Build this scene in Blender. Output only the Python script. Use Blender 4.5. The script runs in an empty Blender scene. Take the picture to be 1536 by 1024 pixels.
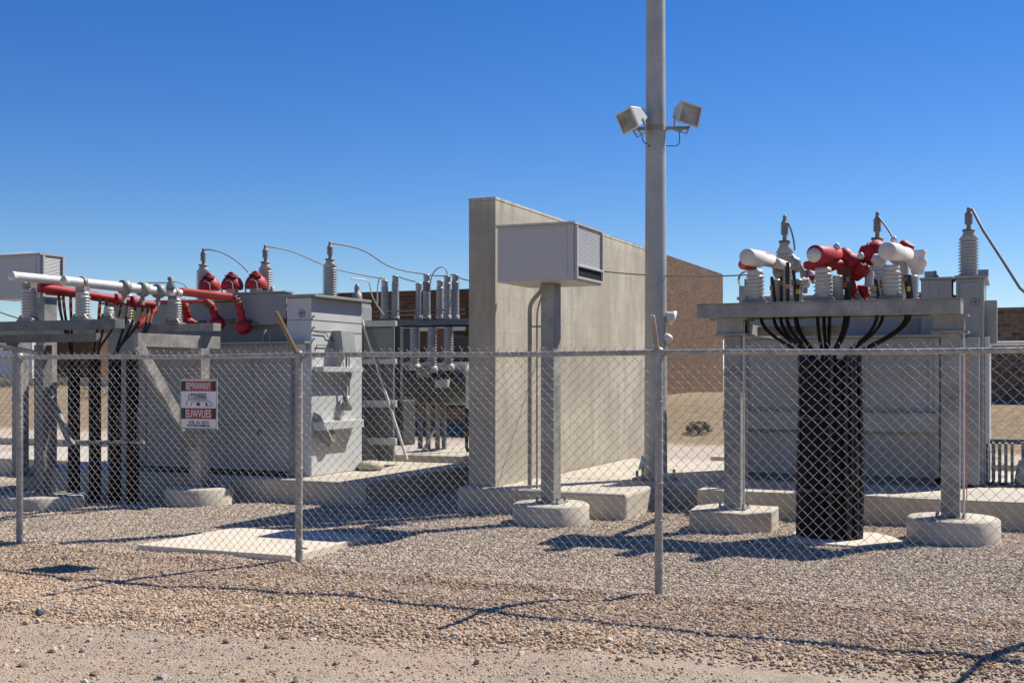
import bpy, math, random
import numpy as np
from mathutils import Vector, Matrix
R = math.radians
random.seed(7); rng = np.random.default_rng(11)
sc = bpy.context.scene; COL = sc.collection
# ------------------------------------------------------------------ survey of the place
F = 1750.0; YAW = math.atan(753/1750.0); S = math.sin(YAW); C = math.cos(YAW); EYE = 1.65; HZ = 561.0
def P(px, py, Y):
    u = (px-768)/F; D = Y/(C+u*S)
    return (D*(u*C-S), Y, EYE+(HZ-py)*D/F)
def PD(px, py, D):
    u = (px-768)/F
    return (D*(u*C-S), D*(C+u*S), EYE+(HZ-py)*D/F)
def X(px, Y): return P(px, 0, Y)[0]
def XD(x, px):
    u = (px-768)/F; return x/(u*C-S)
SUN_EL = R(50); SUN_AZ = R(36)          # azimuth from +Y towards +X
# ------------------------------------------------------------------ materials
def newmat(name):
    m = bpy.data.materials.new(name); m.use_nodes = True
    nt = m.node_tree; b = nt.nodes['Principled BSDF']; return m, nt, b
def nd(nt, t, **kw):
    n = nt.nodes.new(t)
    for k, v in kw.items():
        if k in n.inputs: n.inputs[k].default_value = v
        else: setattr(n, k, v)
    return n
def ramp(nt, fac, stops, interp='LINEAR'):
    r = nt.nodes.new('ShaderNodeValToRGB'); r.color_ramp.interpolation = interp
    e = r.color_ramp.elements
    while len(e) < len(stops): e.new(0.5)
    for i, (p, c) in enumerate(stops):
        e[i].position = p; e[i].color = (c[0], c[1], c[2], 1) if hasattr(c, '__len__') else (c, c, c, 1)
    nt.links.new(fac, r.inputs[0]); return r.outputs[0]
def mixc(nt, fac, a, b, mode='MIX'):
    n = nt.nodes.new('ShaderNodeMix'); n.data_type = 'RGBA'; n.blend_type = mode
    for i, v in ((0, fac), (6, a), (7, b)):
        if isinstance(v, bpy.types.NodeSocket): nt.links.new(v, n.inputs[i])
        elif i == 0: n.inputs[0].default_value = v
        else: n.inputs[i].default_value = (v[0], v[1], v[2], 1)
    return n.outputs[2]
def vadd(nt, vec, scale):
    m = nt.nodes.new('ShaderNodeMapping'); m.inputs['Scale'].default_value = scale
    nt.links.new(vec, m.inputs['Vector']); return m.outputs[0]
def noise(nt, vec, scale, detail=4, rough=.55):
    n = nd(nt, 'ShaderNodeTexNoise', Scale=scale, Detail=detail, Roughness=rough)
    nt.links.new(vec, n.inputs['Vector']); return n.outputs['Fac']
def bump(nt, b, h, strength, dist):
    n = nd(nt, 'ShaderNodeBump', Strength=strength, Distance=dist)
    nt.links.new(h, n.inputs['Height']); nt.links.new(n.outputs[0], b.inputs['Normal']); return n
def surf(name, base, rough=.5, metal=0.0, var=.18, scale=3.0, dirt=(.25, .2, .15), damt=.35, streak=True, bmp=.15, bd=.003, fine=60, spec=.5):
    m, nt, b = newmat(name)
    tc = nd(nt, 'ShaderNodeTexCoord').outputs['Object']
    n1 = noise(nt, tc, scale, 5); n2 = noise(nt, tc, fine, 3)
    lo = tuple(c*(1-var) for c in base); hi = tuple(min(1, c*(1+var)) for c in base)
    col = ramp(nt, n1, [(.3, lo), (.7, hi)])
    col = mixc(nt, .12, col, ramp(nt, n2, [(.3, 0.0), (.7, 1.0)]), 'OVERLAY')
    if streak:
        sv = vadd(nt, tc, (14, 14, 1.1)); n3 = noise(nt, sv, 1.0, 5, .6)
        f = ramp(nt, n3, [(.52, 0.0), (.78, damt)])
        col = mixc(nt, f, col, tuple(base[i]*.45+dirt[i]*.25 for i in range(3)))
    nt.links.new(col, b.inputs['Base Color'])
    rr = nd(nt, 'ShaderNodeMapRange'); rr.inputs[3].default_value = max(.05, rough-.1); rr.inputs[4].default_value = min(1, rough+.14)
    nt.links.new(n1, rr.inputs[0]); nt.links.new(rr.outputs[0], b.inputs['Roughness'])
    b.inputs['Metallic'].default_value = metal; b.inputs['Specular IOR Level'].default_value = spec
    if bmp: bump(nt, b, n2, bmp, bd)
    return m
M = {}
M['galv'] = surf('galvanized_steel', (.26, .252, .228), .55, .15, .32, 5, damt=.3, fine=35)
M['galvd'] = surf('dark_galvanized_steel', (.135, .14, .14), .6, .2, .3, 6, damt=.4, fine=35)  # darker version of galv for the front beams, one column and the cooler
M['fence'] = surf('fence_galvanized', (.34, .33, .305), .5, .35, .3, 9, dirt=(.35, .18, .08), damt=.55, fine=50)
M['wire'] = surf('fence_wire', (.44, .42, .39), .5, .4, .25, 4, streak=False, bmp=0)
M['rust'] = surf('rusty_arm', (.17, .13, .085), .7, .2, .35, 12, damt=.3)
M['poleg'] = surf('pole_galvanized', (.37, .37, .345), .5, .15, .12, 3, damt=.22, fine=50)
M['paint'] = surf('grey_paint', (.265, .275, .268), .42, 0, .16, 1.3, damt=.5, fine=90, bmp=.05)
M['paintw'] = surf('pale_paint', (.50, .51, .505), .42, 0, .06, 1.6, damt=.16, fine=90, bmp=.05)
M['paintd'] = surf('dark_grey_paint', (.13, .145, .15), .5, 0, .15, 2, damt=.3)
M['rad'] = surf('radiator_paint', (.27, .29, .29), .5, 0, .12, 2, damt=.3)
M['tankd'] = surf('tank_paint', (.06, .065, .062), .5, 0, .2, 3, damt=.3)
M['box'] = surf('cabinet_paint', (.42, .415, .40), .45, 0, .05, 1.2, damt=.16, fine=120, bmp=.03)
M['porc'] = surf('grey_porcelain', (.40, .39, .365), .3, 0, .1, 5, damt=.4, streak=True, bmp=.03)
M['porcw'] = surf('pale_polymer', (.44, .42, .385), .35, 0, .08, 5, damt=.3, bmp=.03)
M['porcb'] = surf('brown_porcelain', (.18, .08, .05), .3, 0, .2, 5, damt=.2)
M['alu'] = surf('aluminium_tube', (.58, .56, .54), .42, .15, .10, 4, damt=.3, fine=80, bmp=.05)
M['whitecap'] = surf('white_cap', (.60, .565, .525), .6, 0, .10, 5, damt=.35)
M['red'] = surf('red_cover', (.33, .008, .012), .58, 0, .35, 7, dirt=(.4, .2, .2), damt=.3, bmp=.1)
M['redf'] = surf('faded_red_tube', (.52, .07, .05), .45, 0, .2, 6, dirt=(.5, .3, .3), damt=.3)
M['black'] = surf('black_rubber', (.012, .012, .013), .45, 0, .3, 8, streak=False, bmp=.05)
M['blackm'] = surf('black_sheath', (.007, .007, .007), .7, 0, .5, 8, streak=False, bmp=.1, spec=.25)
M['yellow'] = surf('yellow_tape', (.65, .45, .04), .5, 0, .1, 8, streak=False)
M['orange'] = surf('copper_tape', (.5, .18, .06), .5, 0, .2, 8, streak=False)
M['brass'] = surf('weathered_brass', (.22, .17, .10), .6, .3, .3, 14, streak=False)
M['cond'] = surf('conductor', (.24, .23, .21), .65, .2, .15, 20, streak=False)
M['win'] = surf('black_window', (.012, .013, .015), .7, 0, .2, 4, streak=False, spec=.15)
M['dark'] = surf('dark_opening', (.02, .021, .023), .35, 0, .2, 4, streak=False)
M['conc'] = surf('pad_concrete', (.44, .395, .315), .85, 0, .12, 2.2, dirt=(.25, .22, .16), damt=.4, fine=70, bmp=.35, bd=.004)
M['concw'] = surf('slab_concrete', (.56, .49, .385), .85, 0, .09, 2.5, damt=.2, fine=60, bmp=.3, bd=.004)
M['lens'] = surf('lamp_glass', (.22, .22, .20), .12, 0, .55, 5, streak=False)
M['signw'] = surf('sign_white', (.66, .66, .66), .4, 0, .05, 8, damt=.1)
M['signr'] = surf('sign_red', (.33, .012, .02), .4, 0, .1, 8, damt=.1)
M['signk'] = surf('sign_black', (.012, .01, .012), .4, 0, .1, 8, streak=False)
M['signb'] = surf('sign_ink', (.04, .06, .10), .5, 0, .1, 8, streak=False)
M['white'] = surf('white_plastic', (.62, .60, .57), .4, 0, .05, 8, damt=.1)
M['wood'] = surf('dry_twigs', (.16, .12, .07), .8, 0, .3, 8, streak=False)
def wallmat():
    m, nt, b = newmat('concrete_block'); tc = nd(nt, 'ShaderNodeTexCoord').outputs['Object']
    sep = nd(nt, 'ShaderNodeSeparateXYZ'); nt.links.new(tc, sep.inputs[0])
    add = nd(nt, 'ShaderNodeMath', operation='ADD'); nt.links.new(sep.outputs[0], add.inputs[0]); nt.links.new(sep.outputs[1], add.inputs[1])
    cb = nd(nt, 'ShaderNodeCombineXYZ'); nt.links.new(add.outputs[0], cb.inputs[0]); nt.links.new(sep.outputs[2], cb.inputs[1])
    br = nd(nt, 'ShaderNodeTexBrick', Scale=1.0); br.inputs['Mortar Size'].default_value = .003; br.inputs['Brick Width'].default_value = .41
    br.inputs['Row Height'].default_value = .205; br.inputs['Mortar Smooth'].default_value = .6
    br.inputs['Color1'].default_value = (.41, .37, .29, 1); br.inputs['Color2'].default_value = (.45, .405, .32, 1); br.inputs['Mortar'].default_value = (.365, .335, .275, 1)
    nt.links.new(cb.outputs[0], br.inputs['Vector'])
    n1 = noise(nt, tc, 1.1, 6, .65); n3 = noise(nt, vadd(nt, tc, (3, 3, .6)), 1.6, 6, .65); n2 = noise(nt, tc, 55, 4)
    col = mixc(nt, ramp(nt, n1, [(.38, 0.0), (.60, .85)]), br.outputs['Color'], (.315, .28, .215))
    col = mixc(nt, ramp(nt, n3, [(.48, 0.0), (.66, .7)]), col, (.26, .23, .175))
    # pale run-off below the cap
    mr = nd(nt, 'ShaderNodeMapRange'); mr.inputs[1].default_value = 3.3; mr.inputs[2].default_value = 3.8; nt.links.new(sep.outputs[2], mr.inputs[0])
    n4 = noise(nt, vadd(nt, tc, (7, 7, .9)), 1.0, 4); mm = nd(nt, 'ShaderNodeMath', operation='MULTIPLY')
    nt.links.new(ramp(nt, n4, [(.42, 0.0), (.52, .9)]), mm.inputs[0]); nt.links.new(mr.outputs[0], mm.inputs[1])
    col = mixc(nt, mm.outputs[0], col, (.66, .63, .56))
    col = mixc(nt, .25, col, ramp(nt, n2, [(.3, .2), (.7, .8)]), 'OVERLAY')
    nt.links.new(col, b.inputs['Base Color']); b.inputs['Roughness'].default_value = .9
    hh = nd(nt, 'ShaderNodeMath', operation='SUBTRACT'); nt.links.new(n2, hh.inputs[0]); nt.links.new(br.outputs['Fac'], hh.inputs[1])
    bump(nt, b, hh.outputs[0], .5, .004); return m
M['wall'] = wallmat()
def brickmat(name, c1, c2, mo, w=.40, h=.20, ms=.012):
    m, nt, b = newmat(name); tc = nd(nt, 'ShaderNodeTexCoord').outputs['Object']
    sep = nd(nt, 'ShaderNodeSeparateXYZ'); nt.links.new(tc, sep.inputs[0])
    add = nd(nt, 'ShaderNodeMath', operation='ADD'); nt.links.new(sep.outputs[0], add.inputs[0]); nt.links.new(sep.outputs[1], add.inputs[1])
    cb = nd(nt, 'ShaderNodeCombineXYZ'); nt.links.new(add.outputs[0], cb.inputs[0]); nt.links.new(sep.outputs[2], cb.inputs[1])
    br = nd(nt, 'ShaderNodeTexBrick', Scale=1.0); br.inputs['Mortar Size'].default_value = ms; br.inputs['Brick Width'].default_value = w
    br.inputs['Row Height'].default_value = h; br.inputs['Bias'].default_value = -.1
    br.inputs['Color1'].default_value = (*c1, 1); br.inputs['Color2'].default_value = (*c2, 1); br.inputs['Mortar'].default_value = (*mo, 1)
    nt.links.new(cb.outputs[0], br.inputs['Vector'])
    n1 = noise(nt, tc, .5, 6, .7); n2 = noise(nt, tc, 9, 4)
    col = mixc(nt, ramp(nt, n1, [(.35, 0.0), (.7, .45)]), br.outputs['Color'], tuple(x*.6 for x in c1))
    col = mixc(nt, .35, col, ramp(nt, n2, [(.3, .1), (.7, .9)]), 'OVERLAY')
    nt.links.new(col, b.inputs['Base Color']); b.inputs['Roughness'].default_value = .9
    hh = nd(nt, 'ShaderNodeMath', operation='SUBTRACT'); nt.links.new(n2, hh.inputs[0]); nt.links.new(br.outputs['Fac'], hh.inputs[1])
    bump(nt, b, hh.outputs[0], .8, .012); return m
M['brick'] = brickmat('brown_brick', (.08, .038, .017), (.17, .085, .038), (.15, .095, .055), .26, .11, .012)
M['brickd'] = brickmat('dark_brown_brick', (.13, .085, .05), (.27, .18, .11), (.26, .19, .13), .26, .12, .012)
def radmesh():
    m, nt, b = newmat('perforated_panel'); tc = nd(nt, 'ShaderNodeTexCoord').outputs['Object']
    br = nd(nt, 'ShaderNodeTexBrick', Scale=1.0); br.offset = 0; br.inputs['Mortar Size'].default_value = .007; br.inputs['Brick Width'].default_value = .03; br.inputs['Row Height'].default_value = .03
    br.inputs['Color1'].default_value = br.inputs['Color2'].default_value = (.09, .10, .10, 1); br.inputs['Mortar'].default_value = (.25, .27, .27, 1)
    sep = nd(nt, 'ShaderNodeSeparateXYZ'); nt.links.new(tc, sep.inputs[0])
    cb = nd(nt, 'ShaderNodeCombineXYZ'); nt.links.new(sep.outputs[0], cb.inputs[0]); nt.links.new(sep.outputs[2], cb.inputs[1])
    nt.links.new(cb.outputs[0], br.inputs['Vector']); nt.links.new(br.outputs['Color'], b.inputs['Base Color']); b.inputs['Roughness'].default_value = .6; return m
M['perf'] = radmesh()
def stonemat(name, stops, bright=1.0):
    m, nt, b = newmat(name); g = nd(nt, 'ShaderNodeNewGeometry'); tc = nd(nt, 'ShaderNodeTexCoord').outputs['Object']
    col = ramp(nt, g.outputs['Random Per Island'], [(p, tuple(bright*x for x in c)) for p, c in stops])
    n2 = noise(nt, tc, 90, 3); col = mixc(nt, .3, col, ramp(nt, n2, [(.3, .15), (.7, .85)]), 'OVERLAY')
    n1 = noise(nt, tc, .8, 4); col = mixc(nt, ramp(nt, n1, [(.35, 0.0), (.75, .3)]), col, (.42, .33, .25))
    nt.links.new(col, b.inputs['Base Color']); b.inputs['Roughness'].default_value = .85; return m
ST_Y = [(0, (.14, .115, .09)), (.3, (.33, .255, .175)), (.5, (.53, .42, .30)), (.7, (.60, .48, .36)), (.9, (.70, .585, .455)), (1, (.30, .27, .24))]
ST_R = [(0, (.15, .11, .08)), (.3, (.40, .26, .145)), (.5, (.62, .42, .24)), (.7, (.55, .40, .27)), (.88, (.64, .54, .43)), (1, (.25, .23, .21))]
M['st_yard'] = stonemat('yard_stone', ST_Y, .9); M['st_road'] = stonemat('roadside_stone', ST_R, .84)
def groundmat():
    m, nt, b = newmat('ground'); tc = nd(nt, 'ShaderNodeTexCoord').outputs['Object']
    sep = nd(nt, 'ShaderNodeSeparateXYZ'); nt.links.new(tc, sep.inputs[0])
    nb = noise(nt, tc, .9, 4); n1 = noise(nt, tc, .35, 5, .6); n2 = noise(nt, tc, 6, 6, .65); n3 = noise(nt, tc, 45, 4, .7)
    vo = nd(nt, 'ShaderNodeTexVoronoi', Scale=34.0); nt.links.new(tc, vo.inputs['Vector'])
    vo2 = nd(nt, 'ShaderNodeTexVoronoi', Scale=80.0); nt.links.new(tc, vo2.inputs['Vector'])
    sc1 = nd(nt, 'ShaderNodeSeparateColor'); nt.links.new(vo.outputs['Color'], sc1.inputs[0])
    sc2 = nd(nt, 'ShaderNodeSeparateColor'); nt.links.new(vo2.outputs['Color'], sc2.inputs[0])
    yard = ramp(nt, sc1.outputs[0], [(0, (.18, .14, .10)), (.35, (.36, .285, .20)), (.7, (.47, .38, .28)), (1, (.56, .47, .37))])
    dirt = ramp(nt, n2, [(.25, (.23, .175, .13)), (.5, (.32, .25, .19)), (.75, (.40, .325, .255))])
    dirt = mixc(nt, ramp(nt, sc2.outputs[0], [(.72, 0.0), (.76, .5)], 'LINEAR'), dirt, (.50, .44, .38))
    dirt = mixc(nt, ramp(nt, n1, [(.4, 0.0), (.65, .5)]), dirt, (.43, .31, .22))
    bank = ramp(nt, n2, [(.25, (.15, .11, .06)), (.5, (.27, .20, .12)), (.75, (.38, .295, .185))])
    def ymask(c0, w, jit):
        a = nd(nt, 'ShaderNodeMath', operation='MULTIPLY_ADD'); nt.links.new(nb, a.inputs[0]); a.inputs[1].default_value = jit; nt.links.new(sep.outputs[1], a.inputs[2])
        r = nd(nt, 'ShaderNodeMapRange'); r.inputs[1].default_value = c0+jit*.5-w; r.inputs[2].default_value = c0+jit*.5+w; nt.links.new(a.outputs[0], r.inputs[0]); return r.outputs[0]
    band = mixc(nt, .35, yard, (.43, .31, .21))
    sl_ = nd(nt, 'ShaderNodeMath', operation='MULTIPLY_ADD'); nt.links.new(sep.outputs[0], sl_.inputs[0]); sl_.inputs[1].default_value = -.13; nt.links.new(sep.outputs[1], sl_.inputs[2])
    rr_ = nd(nt, 'ShaderNodeMapRange'); rr_.inputs[1].default_value = 6.85; rr_.inputs[2].default_value = 7.15; nt.links.new(sl_.outputs[0], rr_.inputs[0])
    col = mixc(nt, rr_.outputs[0], dirt, band)
    col = mixc(nt, ymask(8.45, .12, .5), col, yard)
    col = mixc(nt, ymask(19, .8, 2), col, (.47, .39, .31))
    col = mixc(nt, ymask(26.5, .8, 3), col, bank)
    nt.links.new(col, b.inputs['Base Color']); b.inputs['Roughness'].default_value = .95; b.inputs['Specular IOR Level'].default_value = .2
    h = nd(nt, 'ShaderNodeMath', operation='SUBTRACT'); nt.links.new(n3, h.inputs[0]); nt.links.new(vo2.outputs['Distance'], h.inputs[1])
    bump(nt, b, h.outputs[0], .8, .012); return m
M['ground'] = groundmat()
# ------------------------------------------------------------------ mesh builder
ORG = {}
class MB:
    def __init__(s): s.v = []; s.f = []; s.sm = []
    def add(s, vs, fs, smooth=False):
        o = len(s.v); s.v += [tuple(v) for v in vs]; s.f += [tuple(i+o for i in f) for f in fs]; s.sm += [smooth]*len(fs); return s
    def box(s, a, b):
        x0, y0, z0 = (min(a[i], b[i]) for i in range(3)); x1, y1, z1 = (max(a[i], b[i]) for i in range(3))
        return s.add([(x0,y0,z0),(x1,y0,z0),(x1,y1,z0),(x0,y1,z0),(x0,y0,z1),(x1,y0,z1),(x1,y1,z1),(x0,y1,z1)],
              [(0,3,2,1),(4,5,6,7),(0,1,5,4),(1,2,6,5),(2,3,7,6),(3,0,4,7)])
    def prism(s, pts, d):       # polygon (3d list) extruded by vector d
        n = len(pts); d = Vector(d); v = [Vector(p) for p in pts]+[Vector(p)+d for p in pts]
        return s.add(v, [tuple(range(n))[::-1], tuple(range(n, 2*n))]+[(i, (i+1) % n, n+(i+1) % n, n+i) for i in range(n)])
    def beam(s, a, b, w, h, up=(0,0,1)):
        a, b = Vector(a), Vector(b); d = (b-a).normalized(); sd = d.cross(Vector(up)).normalized()*w/2; u = sd.cross(d).normalized()*h/2
        q = [a-sd-u, a+sd-u, a+sd+u, a-sd+u, b-sd-u, b+sd-u, b+sd+u, b-sd+u]
        return s.add(q, [(0,1,2,3),(7,6,5,4),(0,4,5,1),(1,5,6,2),(2,6,7,3),(3,7,4,0)])
    def tube(s, pts, r, n=10, cap=True):
        pts = [Vector(p) for p in pts]; m = len(pts); rr = r if hasattr(r, '__len__') else [r]*m
        t0 = (pts[1]-pts[0]).normalized(); ref = Vector((0,0,1)) if abs(t0.z) < .9 else Vector((1,0,0))
        a = t0.cross(ref).normalized(); vs = []
        for i in range(m):
            t = (pts[min(i+1, m-1)]-pts[max(i-1, 0)]).normalized(); a = (a-t*a.dot(t)).normalized(); b = t.cross(a)
            for k in range(n):
                an = 2*math.pi*k/n; vs.append(pts[i]+(a*math.cos(an)+b*math.sin(an))*rr[i])
        fs = [(i*n+k, i*n+(k+1) % n, (i+1)*n+(k+1) % n, (i+1)*n+k) for i in range(m-1) for k in range(n)]
        s.add(vs, fs, True)
        if cap:
            s.add([vs[k] for k in range(n)], [tuple(range(n))[::-1]]); s.add(vs[-n:], [tuple(range(n))])
        return s
    def lathe(s, prof, at, axis=(0,0,1), n=20, smooth=True):
        at = Vector(at); ax = Vector(axis).normalized(); ref = Vector((1,0,0)) if abs(ax.x) < .9 else Vector((0,1,0))
        a = ax.cross(ref).normalized(); b = ax.cross(a); vs = []; m = len(prof)
        for r, z in prof:
            for k in range(n):
                an = 2*math.pi*k/n; vs.append(at+ax*z+(a*math.cos(an)+b*math.sin(an))*max(r, 1e-4))
        fs = [(i*n+k, i*n+(k+1) % n, (i+1)*n+(k+1) % n, (i+1)*n+k) for i in range(m-1) for k in range(n)]
        return s.add(vs, fs, smooth)
    def build(s, name, mat, parent=None, org=None, bevel=0):
        me = bpy.data.meshes.new(name)
        o3 = Vector(ORG[parent]) if parent else Vector(org or (0,0,0))
        me.from_pydata([tuple(Vector(v)-o3) for v in s.v], [], s.f); me.update()
        me.polygons.foreach_set('use_smooth', s.sm)
        import bmesh
        bm = bmesh.new(); bm.from_mesh(me); bmesh.ops.recalc_face_normals(bm, faces=bm.faces); bm.to_mesh(me); bm.free()
        me.materials.append(M[mat] if isinstance(mat, str) else mat)
        o = bpy.data.objects.new(name, me); COL.objects.link(o)
        if parent: o.parent = parent; ORG[o] = tuple(o3)
        else: o.location = o3; ORG[o] = tuple(o3)
        if bevel:
            b = o.modifiers.new('bevel', 'BEVEL'); b.width = bevel; b.segments = 2; b.limit_method = 'ANGLE'; b.angle_limit = R(40)
            b.harden_normals = False
        return o
def thing(name, label, cat, loc, group=None):
    o = bpy.data.objects.new(name, None); COL.objects.link(o); o.location = loc; o.empty_display_size = .2
    ORG[o] = tuple(loc); o['label'] = label; o['category'] = cat
    if group: o['group'] = group
    return o
def tag(o, label, cat, group=None, kind=None):
    o['label'] = label; o['category'] = cat
    if group: o['group'] = group
    if kind: o['kind'] = kind
    return o
def dup(o, off, parent=None):
    c = o.copy(); COL.objects.link(c); c.location = Vector(o.location)+Vector(off)
    if parent is not None: c.parent = parent
    pr = c.parent
    ORG[c] = ORG.get(o, (0,0,0))
    for ch in [x for x in bpy.data.objects if x.parent == o]:
        d = ch.copy(); COL.objects.link(d); d.parent = c; d.matrix_parent_inverse = ch.matrix_parent_inverse.copy()
    return c
def bez(a, b, sag=0.0, n=12, h0=None, h1=None):
    a, b = Vector(a), Vector(b)
    if h0 is None:
        return [a.lerp(b, t/n)+Vector((0,0,-sag*4*(t/n)*(1-t/n))) for t in range(n+1)]
    h0 = a+Vector(h0); h1 = b+Vector(h1); out = []
    for i in range(n+1):
        t = i/n; out.append(a*(1-t)**3+h0*3*t*(1-t)**2+h1*3*t*t*(1-t)+b*t**3)
    return out
def sheds(rc, rs, z0, z1, n):
    pr = [(rc, z0)]; st = (z1-z0)/n
    for i in range(n):
        z = z0+i*st; pr += [(rc, z+st*.15), (rs, z+st*.30), (rs*1.0, z+st*.42), (rc*1.08, z+st*.85)]
    pr.append((rc, z1)); return pr
# ------------------------------------------------------------------ ground
def lattice(seed):
    r = np.random.default_rng(seed).random((64, 64))
    def f(x, y):
        xi = np.floor(x).astype(int); yi = np.floor(y).astype(int); fx = x-xi; fy = y-yi
        fx = fx*fx*(3-2*fx); fy = fy*fy*(3-2*fy)
        g = lambda i, j: r[i % 64, j % 64]
        return (g(xi,yi)*(1-fx)+g(xi+1,yi)*fx)*(1-fy)+(g(xi,yi+1)*(1-fx)+g(xi+1,yi+1)*fx)*fy-.5
    return f
LN = [lattice(i) for i in range(5)]
def sstep(a, b, v):
    t = np.clip((v-a)/(b-a), 0, 1); return t*t*(3-2*t)
def gz(x, y):
    x = np.asarray(x, float); y = np.asarray(y, float)
    near = 1-sstep(9.0, 10.5, y)
    z = near*(.045*LN[0](x*.9, y*1.6)+.02*LN[1](x*3, y*3)) + .012*LN[2](x*5, y*5)*(1-sstep(20, 30, y))
    z += .035*np.exp(-((y-7.6-.25*LN[4](x*.5, y*0))/.45)**2)+.03*np.exp(-((y-8.3)/.16)**2)-.03*np.exp(-((y-.13*(x+4)-6.45-.1*LN[3](x*.6, y*0))/.16)**2)-.02*np.exp(-((y-.13*(x+4)-5.6)/.2)**2)
    z += 1.0*sstep(27, 35, y)+sstep(25, 40, y)*.25*LN[3](x*.25, y*.25)
    return z
xs = np.concatenate([np.linspace(-600, -60, 20), np.linspace(-58, -15, 60), np.arange(-14.8, 4, .04), np.linspace(4.2, 60, 60), np.linspace(64, 600, 20)])
ys = np.concatenate([np.linspace(-60, 3.5, 20), np.arange(3.6, 13, .04), np.linspace(13.1, 60, 140), np.linspace(62, 900, 40)])
XX, YY = np.meshgrid(xs, ys); ZZ = gz(XX, YY)
def bigmesh(name, V, Fq, mat, smooth=False):
    me = bpy.data.meshes.new(name); k = Fq.shape[1]
    me.vertices.add(len(V)); me.vertices.foreach_set('co', V.astype(np.float32).ravel())
    me.loops.add(Fq.size); me.loops.foreach_set('vertex_index', Fq.astype(np.int32).ravel())
    me.polygons.add(len(Fq)); me.polygons.foreach_set('loop_start', np.arange(0, Fq.size, k, dtype=np.int32))
    me.polygons.foreach_set('loop_total', np.full(len(Fq), k, np.int32))
    me.polygons.foreach_set('use_smooth', np.full(len(Fq), smooth)); me.update(calc_edges=True); me.materials.append(M[mat])
    o = bpy.data.objects.new(name, me); COL.objects.link(o); return o
ny, nx = XX.shape; idx = np.arange(nx*ny).reshape(ny, nx)
g = bigmesh('ground', np.stack([XX, YY, ZZ], -1).reshape(-1, 3), np.stack([idx[:-1,:-1], idx[:-1,1:], idx[1:,1:], idx[1:,:-1]], -1).reshape(-1, 4), 'ground', True)
tag(g, 'tan dirt road and grey gravel yard running back to the bank', 'ground', kind='structure')
# stones
t_ = (1+5**.5)/2
ICO = np.array([(-1,t_,0),(1,t_,0),(-1,-t_,0),(1,-t_,0),(0,-1,t_),(0,1,t_),(0,-1,-t_),(0,1,-t_),(t_,0,-1),(t_,0,1),(-t_,0,-1),(-t_,0,1)])/math.sqrt(1+t_*t_)
IF = np.array([(0,11,5),(0,5,1),(0,1,7),(0,7,10),(0,10,11),(1,5,9),(5,11,4),(11,10,2),(10,7,6),(7,1,8),(3,9,4),(3,4,2),(3,2,6),(3,6,8),(3,8,9),(4,9,5),(2,4,11),(6,2,10),(8,6,7),(9,8,1)])
def stones(name, n, ylo, yhi, rmin, rmax, mat, label, powr=2.5, avoid=()):
    y = rng.uniform(ylo, yhi, n*4); x = rng.uniform(-16, 5, n*4)
    D = y*C-x*S; L = x*C+y*S; ok = (D > 4) & (np.abs(L/np.maximum(D, .1)) < .50)
    for (x0, x1, y0, y1) in avoid: ok &= ~((x > x0) & (x < x1) & (y > y0) & (y < y1))
    if name == 'roadside_gravel': ok &= (y-.13*(x+4)) > 6.5+.35*rng.random(len(x))**2*np.sign(rng.random(len(x))-.5)+.3*LN[4](x*1.3, y*1.3)
    x = x[ok][:n]; y = y[ok][:n]; n = len(x)
    r = rmin+(rmax-rmin)*rng.random(n)**powr
    sc3 = np.stack([rng.uniform(.75, 1.3, n), rng.uniform(.6, 1.0, n), rng.uniform(.45, .8, n)], -1)*r[:, None]
    v = ICO[None]*(1+rng.uniform(-.28, .28, (n, 12, 1)))*sc3[:, None]
    tl = rng.uniform(-.5, .5, n); v2 = v.copy(); v2[...,1] = v[...,1]*np.cos(tl)[:,None]-v[...,2]*np.sin(tl)[:,None]; v2[...,2] = v[...,1]*np.sin(tl)[:,None]+v[...,2]*np.cos(tl)[:,None]
    a = rng.uniform(0, 6.283, n); v = v2.copy(); v[...,0] = v2[...,0]*np.cos(a)[:,None]-v2[...,1]*np.sin(a)[:,None]; v[...,1] = v2[...,0]*np.sin(a)[:,None]+v2[...,1]*np.cos(a)[:,None]
    v += np.stack([x, y, gz(x, y)+r*rng.uniform(.05, .45, n)], -1)[:, None]
    o = bigmesh(name, v.reshape(-1, 3), (IF[None]+12*np.arange(n)[:, None, None]).reshape(-1, 3), mat)
    return tag(o, label, 'gravel', kind='stuff')
stones('yard_gravel', 190000, 8.35, 13.4, .006, .016, 'st_yard', 'grey crushed gravel covering the yard behind the fence', 1.6)
stones('roadside_gravel', 125000, 5.4, 8.5, .005, .018, 'st_road', 'coarse tan gravel strip between the fence and the road', 2.0)
stones('road_pebbles', 26000, 3.8, 6.4, .0025, .011, 'st_road', 'sparse small pebbles scattered on the dirt road', 3.0)
stones('loose_stones', 420, 4.5, 8.4, .015, .036, 'st_road', 'larger loose stones lying over the road edge', 2.0)
# a dark rock
r_ = MB(); px0 = PD(60, 911, 2887/(916-561)); pts = ICO*np.array([.045, .035, .032])*(1+rng.uniform(-.2, .2, (12, 1)))
r_.add([(p[0]+px0[0], p[1]+px0[1], p[2]+gz(px0[0], px0[1])+.022) for p in pts], [tuple(f) for f in IF])
M['rock'] = surf('dark_rock', (.11, .10, .10), .8, 0, .3, 20, streak=False)
tag(r_.build('rock', 'rock', org=(px0[0], px0[1], float(gz(px0[0], px0[1])))), 'dark grey rock lying alone at the left edge of the road', 'rock')
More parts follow.
